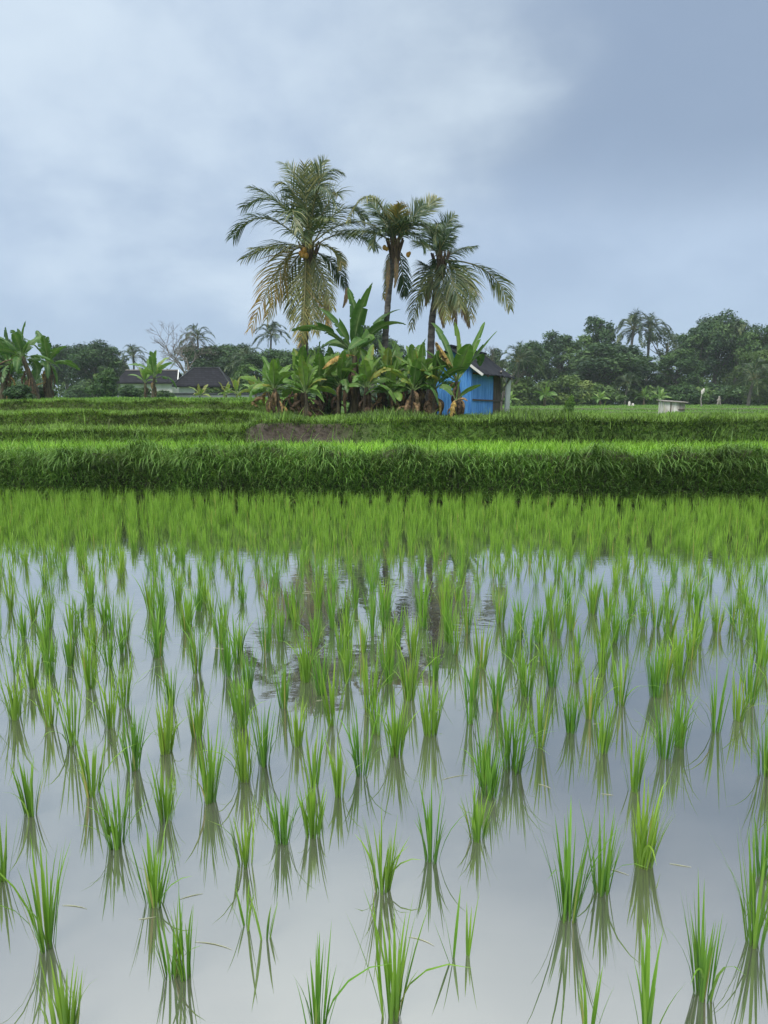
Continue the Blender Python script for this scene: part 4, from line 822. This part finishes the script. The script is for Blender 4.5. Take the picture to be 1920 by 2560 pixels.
    S = [(0, 262, 925, 92, 56, 'rounded light shrub left of the houses'), (2, 325, 955, 70, 60, 'dark green bush in front of the house roof'), (2, 48, 952, 84, 31.5, 'vine covered bush beneath the left banana plants'), (2, 104, 958, 66, 35.5, 'dark bush between the left banana stems'), (0, 20, 960, 90, 40, 'scrub at the foot of the leftmost banana'),
         (2, 195, 955, 90, 90, 'shaded bush under the dark tree on the left'), (2, 352, 962, 60, 64, 'dark green hedge bush before the left house wall'), (2, 410, 970, 50, 63, 'low dark hedge bush between the two houses'), (2, 765, 990, 70, 23.4, 'dark undergrowth bush under the tallest palm'), (2, 890, 985, 60, 23.3, 'dark undergrowth behind the tallest banana stem'), (0, 530, 965, 60, 72, 'garden shrub inside the pavilion garden'),
         (1, 1300, 940, 110, 95, 'yellow green shrub just right of the hut'), (1, 1435, 935, 120, 98, 'yellow green shrub with a pinkish flush beside the dark tree'), (1, 1370, 950, 110, 100, 'yellow green shrub in the middle of the scrub'), (0, 1500, 960, 130, 100, 'green shrub at the foot of the big dark tree'),
         (0, 1575, 975, 90, 102, 'low shrub left of the far bananas'), (0, 1700, 960, 110, 104, 'shrub right behind the white shed'), (2, 1760, 950, 130, 106, 'dark shrub under the tall trees'), (2, 1830, 955, 120, 104, 'dark shrub behind the white figure'), (1, 1905, 945, 90, 98, 'light shrub at the right edge of the far field'),
         (0, 1250, 945, 90, 98, 'green shrub seen behind the hut post'), (2, 1640, 940, 140, 110, 'dark thicket under the far palms'), (2, 1420, 930, 160, 112, 'dark thicket behind the yellow green shrubs'), (2, 660, 945, 130, 80, 'dark bush behind the left banana plants of the clump'), (2, 760, 950, 140, 82, 'dark bush behind the palm trunk'), (2, 880, 955, 160, 85, 'dark bush behind the tall banana'), (2, 1000, 950, 150, 85, 'dark bush behind the slim palm'), (0, 600, 930, 80, 78, 'leafy bush right of the pavilion'),
         (0, 1425, 990, 40, 40, 'bright grassy tuft like mound on the field dyke'), (2, 820, 972, 80, 22.6, 'low dark undergrowth bush between the banana stems'), (2, 960, 980, 90, 22.4, 'low leafy bush between the banana plants'), (2, 1050, 985, 60, 22.0, 'low undergrowth bush left of the hut'), (2, 725, 985, 60, 22.6, 'low bush behind the leftmost banana stem')]
    for (k, px, top, wpx, Y, lb) in S:
        pt = P(px, top, Y); zb = H1(pt[0], Y); sz = max(.2, (pt[2] - zb) / 1.42); sx = wpx * Y / FPX / 2
        m = M['fieldgrass'] if 'grassy' in lb else None
        if k in su: o = copy_thing(sp[k], lb, (pt[0], Y, zb - .05), px * .37, (sx, sx, sz))
        else: su.add(k); o = sp[k]; o.location = (pt[0], Y, zb - .05); o.scale = (sx, sx, sz); o['label'] = lb
        if m:
            for c in o.children:
                if c.name.startswith('foliage'): c.material_slots[0].link = 'OBJECT'; c.material_slots[0].material = m
    # distant palms
    def palm_proto(seed, nf, droop):
        root = thing('coconut_palm', '', 'palm tree', (0, 0, 0)); rng = np.random.default_rng(seed); tb = MB(); u = np.linspace(0, 1, 12)
        tb.tube(np.stack([.4 * u ** 2, 0 * u, 8 * u], -1), .17 * (1.15 - .4 * u), 8, jit=.1, rng=rng); tb.build('trunk', M['ptrunk'], root)
        top = np.array([.4, 0, 8.0])
        for i in range(nf):
            a = i * 2.4 + rng.normal(0, .2); el = R(72) - R(105) * (i / nf) + rng.normal(0, .1); h = np.array([math.cos(a), math.sin(a), 0]); ln = 3.2 * rng.uniform(.85, 1.1)
            pm = top + h * ln * .5 * math.cos(el) + [0, 0, ln * .5 * math.sin(el) + .2]; p2 = top + h * ln * (.35 + .55 * math.cos(el)) + [0, 0, ln * (.75 * math.sin(el) - droop)]
            frond_mb(top, pm, p2, .8, rng.uniform(.02, .3), seed * 90 + i, n=38, width=.07, nseg=2, droop=.6).build('frond', M['frond'], root)
        return root
    pp = [palm_proto(5, 21, .28), palm_proto(6, 19, .35)]; pu = set()
    F = [(0, 334, 893, 44, 97, 'far round headed palm standing left of the houses'), (0, 494, 848, 50, 104, 'far palm beside the bare tree on the left'), (0, 678, 840, 50, 108, 'small far palm seen through the drooping yellow frond'), (1, 1584, 824, 62, 117, 'left one of the two tall far palms on the right'), (1, 1625, 828, 58, 118, 'right one of the two tall far palms with a bare trunk'),
         (1, 1297, 905, 66, 94, 'thin far palm with drooping fronds right of the hut'), (1, 1845, 840, 60, 116, 'far palm with hanging fronds right of the highest tree'), (1, 1885, 950, 70, 95, 'low far palm near the right edge, pale stem'), (0, 470, 900, 50, 112, 'far palm half hidden behind the bare tree'), (0, 620, 905, 60, 95, 'young far palm right of the pavilion'), (0, 275, 905, 50, 99, 'young far palm beside the dark tree on the left'), (0, 1570, 960, 40, 100, 'young palm low in front of the dark dome tree')]
    for (k, px, cy, rpx, Y, lb) in F:
        pt = P(px, cy, Y); zb = H1(pt[0], Y); sz = max(.15, (pt[2] - zb) / 8); s = rpx * Y / FPX / 2.9
        # crown keeps its size whatever the trunk height: the trunk alone is stretched
        if k in pu:
            o = copy_thing(pp[k], lb, (0, 0, 0), 0)
        else: pu.add(k); o = pp[k]; o['label'] = lb
        o.location = (pt[0] - .4 * s, Y, pt[2] - 8 * s); o.scale = (s, s, s); o.rotation_euler = (0, 0, px * .9)
        o.location = (pt[0] - .4 * s * math.cos(px * .9), Y - .4 * s * math.sin(px * .9), zb)
        for c in o.children:
            if c.name.startswith('trunk'): c.scale = (1, 1, (pt[2] - zb) / s / 8)
            else: c.location = (0, 0, (pt[2] - zb) / s - 8)
    # bare trees
    def bare(label, px, top, Y, h_spread, seed, lv=5, r0=.16, mat='palebark'):
        rng = np.random.default_rng(seed); pt = P(px, top, Y); zb = H1(pt[0], Y); hh = pt[2] - zb; root = thing('bare_tree', label, 'tree', (pt[0], Y, zb)); mbt = MB(); mbb = MB()
        def grow(p, d, ln, r, k):
            e = p + d * ln; m_ = (p + e) / 2 + rng.normal(0, .05 * ln, 3)
            (mbt if k == lv else mbb).tube([p, m_, e], [r, r * .85, r * .65], 6 if k > 2 else 4, cap=False)
            if k == 0: return
            for _ in range(3 if k > 1 else 4):
                dd = unit(d * 1.0 + rng.normal(0, h_spread, 3) * [1, 1, .6] + [0, 0, .12]); grow(e if rng.random() < .75 else m_, dd, ln * rng.uniform(.55, .85), r * .6, k - 1)
        grow(np.array([0, 0, -.1]), np.array([0.05, 0, 1.0]), hh * .34, r0 * hh / 8, lv)
        mbt.build('trunk', M[mat], root); mbb.build('branches', M[mat], root)
    bare('bare leafless tree with fine pale branches above the pavilion', 463, 812, 100, .62, 7, 6, .17)
    bare('small bare dead tree between the far palm and the bare tree', 372, 858, 104, .4, 8, 4, .1)
    bare('dead twiggy tree standing against the sky right of the hut', 1258, 862, 60, .45, 9, 5, .12, 'bark')
trees()
def undergrowth():
    rng = np.random.default_rng(77); mb = MB()
    for a, b, Y0, hmin, hmax, k in ((-250, 720, 118, 3.2, 5.5, 120), (690, 1240, 112, 3.5, 6, 60), (1180, 2120, 128, 4.0, 7.0, 130), (1180, 2120, 106, 1.2, 2.4, 90)):
        for i in range(k):
            px = rng.uniform(a, b); Y = Y0 + rng.uniform(-3, 4); x = P(px, 1000, Y)[0]; h = rng.uniform(hmin, hmax); rx = rng.uniform(1.6, 3.0) if h > 3 else rng.uniform(.8, 1.6); m = 260
            o = unit(rng.normal(size=(m, 3)) + [0, 0, .3]); p = np.array([x, Y, H1(x, Y) + h * .5]) + o * [rx, rx * .7, h * .55] * rng.uniform(.6, 1.08, (m, 1))
            nrm = unit(o + rng.normal(0, .5, (m, 3))); A = unit(np.cross(nrm, rng.normal(size=(m, 3)))); B = np.cross(nrm, A); sz = rng.uniform(.16, .38, (m, 1))
            v = np.stack([p - A * sz, p - B * sz * .5, p + A * sz, p + B * sz * .5], 1).reshape(-1, 3); cc = np.zeros((m, 4, 3)); cc[..., 0] = np.clip(rng.normal(.4, .25) + rng.normal(0, .15, m), 0, 1)[:, None]
            mb.add(v, np.arange(m * 4).reshape(-1, 4), cc.reshape(-1, 3))
    tag(mb.build('undergrowth', M['crown_mid']), 'dense mixed undergrowth along the foot of the far wood', kind='stuff')
undergrowth()

# ------------------------------------------------------------------ hut
def wallbox(mb, a, b, z0, z1, th, c=None):
    """upright panel from ground point a to b"""
    a = np.asarray(a, float); b = np.asarray(b, float); d = unit(b - a); n = np.array([d[1], -d[0]]) * th / 2
    v = [[*(p + s * n), z] for p in (a, b) for s in (-1, 1) for z in (z0, z1)]
    mb.add(v, [[0, 1, 3, 2], [4, 6, 7, 5], [0, 4, 5, 1], [2, 3, 7, 6], [0, 2, 6, 4], [1, 5, 7, 3]], c)
def bar(mb, p, q, w, h=None):
    p = np.asarray(p, float); q = np.asarray(q, float); h = h or w; T = unit(q - p); A = unit(np.cross(T, [0.02, 0.05, 1.0] if abs(T[2]) < .9 else [1.0, .1, 0])); B = np.cross(T, A)
    v = [e + sx * A * w / 2 + sy * B * h / 2 for e in (p, q) for sx in (-1, 1) for sy in (-1, 1)]
    mb.add(v, [[0, 1, 3, 2], [4, 6, 7, 5], [0, 4, 5, 1], [2, 3, 7, 6], [0, 2, 6, 4], [1, 5, 7, 3]])
def corrugated(mb, a, b, z0, z1, pitch=.075, amp=.012, topfn=None):
    a = np.asarray(a, float); b = np.asarray(b, float); ln = np.linalg.norm(b - a); d = (b - a) / ln; n_ = np.array([d[1], -d[0]]); k = int(ln / pitch * 6) + 1
    s = np.linspace(0, ln, k); off = amp * np.clip(np.sin(s / pitch * 6.283) * 1.6, -1, 1); xy = a + d * s[:, None] + n_ * off[:, None]
    zt = np.full(k, z1) if topfn is None else topfn(s / ln)
    v = np.concatenate([np.c_[xy, np.full(k, z0)], np.c_[xy, zt]]); i = np.arange(k - 1)
    mb.add(v, np.stack([i, i + 1, i + 1 + k, i + k], -1))
    v2 = v.copy(); v2[:, :2] += -n_ * .012; mb.add(v2, np.stack([i + k, i + 1 + k, i + 1, i], -1))
def hut():
    C = np.array(ground_px(1178, 22.0)); u = np.array([-1.12, .475]); v = np.array([1.36, 3.2]); zg = H1(*C); uh, vh = unit(u), unit(v); Rr = C + v; Lf = C + u
    root = thing('hut', 'small blue corrugated hut with a dark roof right of the banana clump', 'hut', (C[0], C[1], zg)); base = np.array([C[0], C[1], zg])
    l2 = lambda p: np.asarray(p) - C
    wall = P(1178, 919, 22.0)[2] - zg; ridge = P(1202, 886, 25.4)[2] - zg
    corr = lambda a, b, fn=None: corrugated(mbx, l2(a), l2(b), -.1, wall, topfn=fn)
    mbx = MB(); corr(Lf, C, lambda s: wall + (ridge - .1 - wall) * (1 - np.abs(2 * s - 1))); mbx.build('front_wall', M['blue'], root, smooth=False)
    mbx = MB(); corr(C + v * .004 + uh * -.003, C + v * .71); corr(Rr + u, Lf + v * .004); mbx.build('side_wall', M['blue'], root, smooth=False)
    mbx = MB(); corr(Rr, Rr + u, lambda s: wall + (ridge - .1 - wall) * (1 - np.abs(2 * s - 1))); mbx.build('rear_wall', M['blue'], root, smooth=False)
    mb = MB()                                       # board wall of the open end
    for i in range(7):
        a = C + v * (.715 + i * .039); b = a + v * .036; wallbox(mb, l2(a), l2(b), -.05 + .01 * (i % 2), wall - .1 - .03 * (i % 3), .03)
    mb.build('board_door', M['wood'], root, smooth=False)
    mb = MB(); p = l2(Rr + vh * .06 - uh * .1); p = p - uh * .10; bar(mb, [*p, -.1], [p[0] + .05, p[1], wall - .12], .14); bar(mb, [p[0] + .03, p[1] + .1, -.1], [p[0] + .06, p[1] + .1, wall - .3], .07); mb.build('post', M['white'], root, smooth=False)
    mb = MB(); out = -uh * .04
    a, b = l2(C + out + v * .02), l2(Rr + out); bar(mb, [*a, .52], [*b, .50], .045); mb.build('lower_rail', M['wood'], root, smooth=False)
    mb = MB(); bar(mb, [*a, wall - .16], [*b, wall - .14], .05); mb.build('upper_rail', M['wood'], root, smooth=False)
    mb = MB(); a = l2(C + v * .66 - uh * .05); b = l2(Rr - vh * .1 - uh * .08); bar(mb, [*(a - uh * .25), wall - .02], [*b, wall - .62], .05); bar(mb, [*(b - uh * .3), wall - .12], [*b, wall - .62], .05); mb.build('brace', M['greywood'], root, smooth=False)
    ov = .42; ef, eb = C - vh * .25 - uh * ov, Rr + vh * .3 - uh * ov; rf, rb = C + u / 2 - vh * .32, Rr + u / 2 + vh * .1; lf, lb = Lf - vh * .25 + uh * .3, Lf + v + vh * .2 + uh * .3
    slope = (ridge - wall) / (np.linalg.norm(u) / 2)
    ze = wall + .05 - slope * ov * .55; zl = wall + .05 - slope * .3 * .55
    def sheet(e0, e1, r1, r0, z_e, nm):
        mb = MB(); k = 24; t = np.linspace(0, 1, k); rng = np.random.default_rng(8); top = []
        for s in np.linspace(0, 1, 6):
            a_, b_ = e0 * (1 - s) + r0 * s, e1 * (1 - s) + r1 * s; xy = a_ + (b_ - a_) * t[:, None]; z = z_e * (1 - s) + ridge * s + .012 * np.sin(t * 60) - .03 * math.sin(s * 3.14) + .01 * rng.normal(size=k)
            top.append(np.c_[xy - C, z])
        top = np.array(top); i = np.arange(5)[:, None] * k + np.arange(k - 1)[None]
        f = np.stack([i, i + 1, i + k + 1, i + k], -1).reshape(-1, 4)
        mb.add(top.reshape(-1, 3), f); mb.add(top.reshape(-1, 3) - [0, 0, .035], f[:, ::-1])
        for ed in (top[0], top[-1], top[:, 0], top[:, -1]):
            m = len(ed); q = np.concatenate([ed, ed - [0, 0, .035]]); j = np.arange(m - 1); mb.add(q, np.stack([j, j + 1, j + 1 + m, j + m], -1))
        mb.build(nm, M['roof'], root)
    sheet(ef, eb, rb, rf, ze, 'roof'); sheet(lf, lb, rb, rf, zl, 'roof')
    mb = MB(); bar(mb, [*(ef - C) - vh * .03, ze - .05], [*(ef + (rf - ef) * .36 - C) - vh * .03, ze + (ridge - ze) * .36 - .05], .03, .07); mb.build('barge_board', M['white'], root, smooth=False)
    mb = MB(); bar(mb, [*(rf - C), ridge + .03], [*(rb - C), ridge + .03], .16, .05); mb.build('ridge_cap', M['roof'], root, smooth=False)
    mb = MB()
    for s in (.15, .5, .85):
        p_, q_ = ef + (eb - ef) * s, rf + (rb - rf) * s; bar(mb, [*(p_ - C), ze - .07], [*(q_ - C), ridge - .09], .05, .05)
    mb.build('rafters', M['wood'], root, smooth=False).name = 'rafter_frame'
hut()

# ------------------------------------------------------------------ houses, wall, shed, small things
def hip_house():
    Y = 74; x0, x1 = P(446, 960, Y)[0], P(588, 960, Y)[0]; zb = H1((x0 + x1) / 2, Y) ; ze = P(500, 965, Y)[2]; zr = P(500, 920, Y)[2]; cx = (x0 + x1) / 2
    root = thing('pavilion', 'garden pavilion with a dark hipped shingle roof and white wall', 'house', (cx, Y, zb)); w = (x1 - x0) / 2; d = w * .8; rw = (P(535, 920, Y)[0] - P(472, 920, Y)[0]) / 2
    z1, z2 = ze - zb, zr - zb; mb = MB(); e = [[-w, -d, z1], [w, -d, z1], [w, d, z1], [-w, d, z1], [-rw - .0, 0, z2], [rw, 0, z2]]
    mb.add(e, [[0, 1, 5, 4], [2, 3, 4, 5]]); mb.add(e, [[1, 2, 5], [3, 0, 4]]); mb.add([[a, b, c - .14] for a, b, c in e[:4]], [[3, 2, 1, 0]]); q = e[:4] + [[a, b, c - .14] for a, b, c in e[:4]]
    mb.add(q, [[i, (i + 1) % 4, (i + 1) % 4 + 4, i + 4][::-1] for i in range(4)]); mb.build('roof', M['shingle'], root, smooth=False)
    mb = MB()
    for a, b in (((-w, -d, z1), (-rw, 0, z2)), ((w, -d, z1), (rw, 0, z2)), ((-rw, 0, z2), (rw, 0, z2))): bar(mb, np.array(a) + [0, 0, .05], np.array(b) + [0, 0, .05], .12, .1)
    mb.build('ridge_cap', M['cap'], root, smooth=False)
    mb = MB(); mb.box(-w + .5, -w * .28, -d + .55, d - .6, 0, z1 - .16); mb.build('wall', M['plaster'], root, smooth=False)
    for x in (-w * .24, w * .18, w * .52, w - .45):
        mb = MB(); mb.box(x, x + .14, -d + .5, -d + .64, 0, z1 - .15); mb.build('post', M['wood'], root, smooth=False)
    mb = MB(); mb.box(-w * .2, w - .5, d - .75, d - .6, 0, z1 * .55); mb.build('rear_wall', M['plaster'], root, smooth=False)
def gable_house():
    Y = 84; x0, x1 = P(305, 960, Y)[0], P(458, 960, Y)[0]; zb = H1(x0, Y); ze = P(400, 958, Y)[2] - zb; zr = P(400, 926, Y)[2] - zb; cx = (x0 + x1) / 2; w = (x1 - x0) / 2; d = 2.4
    root = thing('house', 'long dark gabled house roof left of the pavilion, white verge board', 'house', (cx, Y, zb)); mb = MB()
    q = [[-w, -d, ze], [w, -d, ze], [w - .5, 0, zr], [-w + .5, 0, zr], [-w, d, ze], [w, d, ze]]
    mb.add(q, [[0, 1, 2, 3], [3, 2, 5, 4]]); mb.add([[a, b, c - .12] for a, b, c in q], [[3, 2, 1, 0], [4, 5, 2, 3]]); mb.build('roof', M['shingle'], root, smooth=False)
    mb = MB(); bar(mb, [w + .04, -d, ze - .02], [w - .46, 0, zr + .02], .1, .16); mb.build('verge_board', M['white'], root, smooth=False)
    mb = MB(); bar(mb, [-w + .5, 0, zr + .04], [w - .5, 0, zr + .04], .25, .1); mb.build('ridge_cap', M['greywood'], root, smooth=False)
    mb = MB(); mb.box(-w + .5, w - .7, -d + .5, d - .5, 0, ze - .1); mb.build('wall', M['plaster'], root, smooth=False)
def garden_wall():
    Y = 66; xa, xb = P(285, 990, Y)[0], P(690, 990, Y)[0]; zb = H1((xa + xb) / 2, Y); zt = P(500, 986, Y)[2] - zb
    root = thing('garden_wall', 'low grey garden wall with dark coping in front of the houses', 'wall', ((xa + xb) / 2, Y, zb)); w = (xb - xa) / 2
    mb = MB(); mb.box(-w, w, -.1, .1, -.4, zt); mb.build('wall_panel', M['wallgrey'], root, smooth=False)
    mb = MB(); mb.box(-w - .05, w + .05, -.17, .17, zt + .003, zt + .13); mb.build('coping', M['cap'], root, smooth=False)
def shed():
    Y = 50; c = P(1679, 1030, Y); zb = H1(c[0], Y); zt = P(1679, 1001, Y)[2] - zb; w = 26 * Y / FPX
    root = thing('shed', 'tiny white board shed with a flat roof standing in the far field', 'shed', (c[0], Y, zb)); h = zt
    mb = MB(); mb.box(-w, -w + .42, -.45, .5, -.1, h - .1); mb.box(-w + .50, .28, -.44, .5, -.1, h - .1); mb.build('wall', M['shedwhite'], root, smooth=False)
    mb = MB(); mb.box(-w + .42, -w + .5, -.43, .4, -.05, h - .1); mb.build('door_gap', M['wood'], root, smooth=False).name = 'door'
    mb = MB()
    for i in range(5): mb.box(.285 + i * .09, .285 + i * .09 + .08, -.40 + .01 * (i % 2), .48, -.1, h - .12 - .02 * (i % 2))
    mb.build('slatted_wall', M['greywood'], root, smooth=False)
    mb = MB(); mb.box(.26, w, -.45, -.41, h * .4, h * .4 + .06); mb.build('rail', M['wood'], root, smooth=False)
    mb = MB(); e = [[-w - .12, -.62, h - .02], [w + .14, -.62, h - .11], [w + .14, .65, h - .05], [-w - .12, .65, h + .06]]; q = e + [[a, b, z - .05] for a, b, z in e]
    mb.add(q, [[0, 1, 2, 3], [7, 6, 5, 4], [0, 4, 5, 1], [1, 5, 6, 2], [2, 6, 7, 3], [3, 7, 4, 0]]); mb.build('roof', M['greywood'], root, smooth=False)
def small_things():
    Y = 100; c = P(1797, 1012, Y); z = H1(c[0], Y); k = Y / FPX; root = thing('scarecrow', 'small white figure like a scarecrow standing at the wood edge', 'scarecrow', (c[0], Y, z)); h = 21 * k
    mb = MB(); mb.tube([[-4 * k, 0, -.1], [-2 * k, 0, h * .35], [0, 0, h * .55]], [.10, .12, .16], 8); mb.tube([[4 * k, 0, -.1], [2.5 * k, 0, h * .35], [0, 0, h * .55]], [.09, .12, .16], 8)
    mb.tube([[0, 0, h * .45], [0, 0, h * .65], [.02, 0, h * .8]], [.16, .24, .14], 9); mb.tube([[-5 * k, 0, h * .5], [-3 * k, 0, h * .68], [0, 0, h * .76], [3 * k, 0, h * .66], [4.5 * k, 0, h * .52]], [.05, .08, .1, .08, .05], 7); mb.build('body', M['greywood'], root)
    mb = MB(); sphere_mb(mb, (0, 0, h * .9), .15); mb.build('head', M['greywood'], root)
    Y = 88; c = P(1754, 1014, Y); z = H1(c[0], Y); k = Y / FPX; root = thing('stake', 'leaning pale stake with a rag at its top in the far field', 'stake', (c[0], Y, z))
    mb = MB(); mb.tube([[0, 0, -.1], [-3 * k, 0, 18 * k], [1 * k, 0, 44 * k]], [.07, .06, .05], 6); mb.build('pole', M['greywood'], root)
    mb = MB(); mb.tube([[-1 * k, 0, 30 * k], [1 * k, 0, 37 * k], [4 * k, 0, 44 * k]], [.10, .22, .08], 7); mb.build('rag', M['shedwhite'], root)
    for px, lb in ((1573, 'larger of two small white marker posts in the far field'), (1582, 'smaller of two small white marker posts in the far field')):
        Y = 95; c = P(px, 1012, Y); z = H1(c[0], Y); mb = MB(); hh = .6 if px == 1573 else .35; mb.tube([[0, 0, -.1], [0, 0, hh * .7], [.02, 0, hh]], [.16, .15, .08], 8)
        o = mb.build('marker_post', M['shedwhite']); o.location = (c[0], Y, z); tag(o, lb, 'post')
hip_house(); gable_house(); garden_wall(); shed(); small_things()

# ------------------------------------------------------------------ humid air
def haze():
    m, t, out = newmat('haze_air')
    v = N(t, 'ShaderNodeVolumePrincipled'); v.inputs['Color'].default_value = (0.86, 0.93, 1.0, 1); v.inputs['Density'].default_value = 0.0005; v.inputs['Anisotropy'].default_value = 0.2
    L(t, v.outputs[0], out.inputs['Volume'])
    mb = MB(); mb.box(-460, 460, -100, 450, -1.4, 22); o = mb.build('haze', m, smooth=False); o['kind'] = 'stuff'; o['label'] = 'thin humid air greying the far trees'
haze()
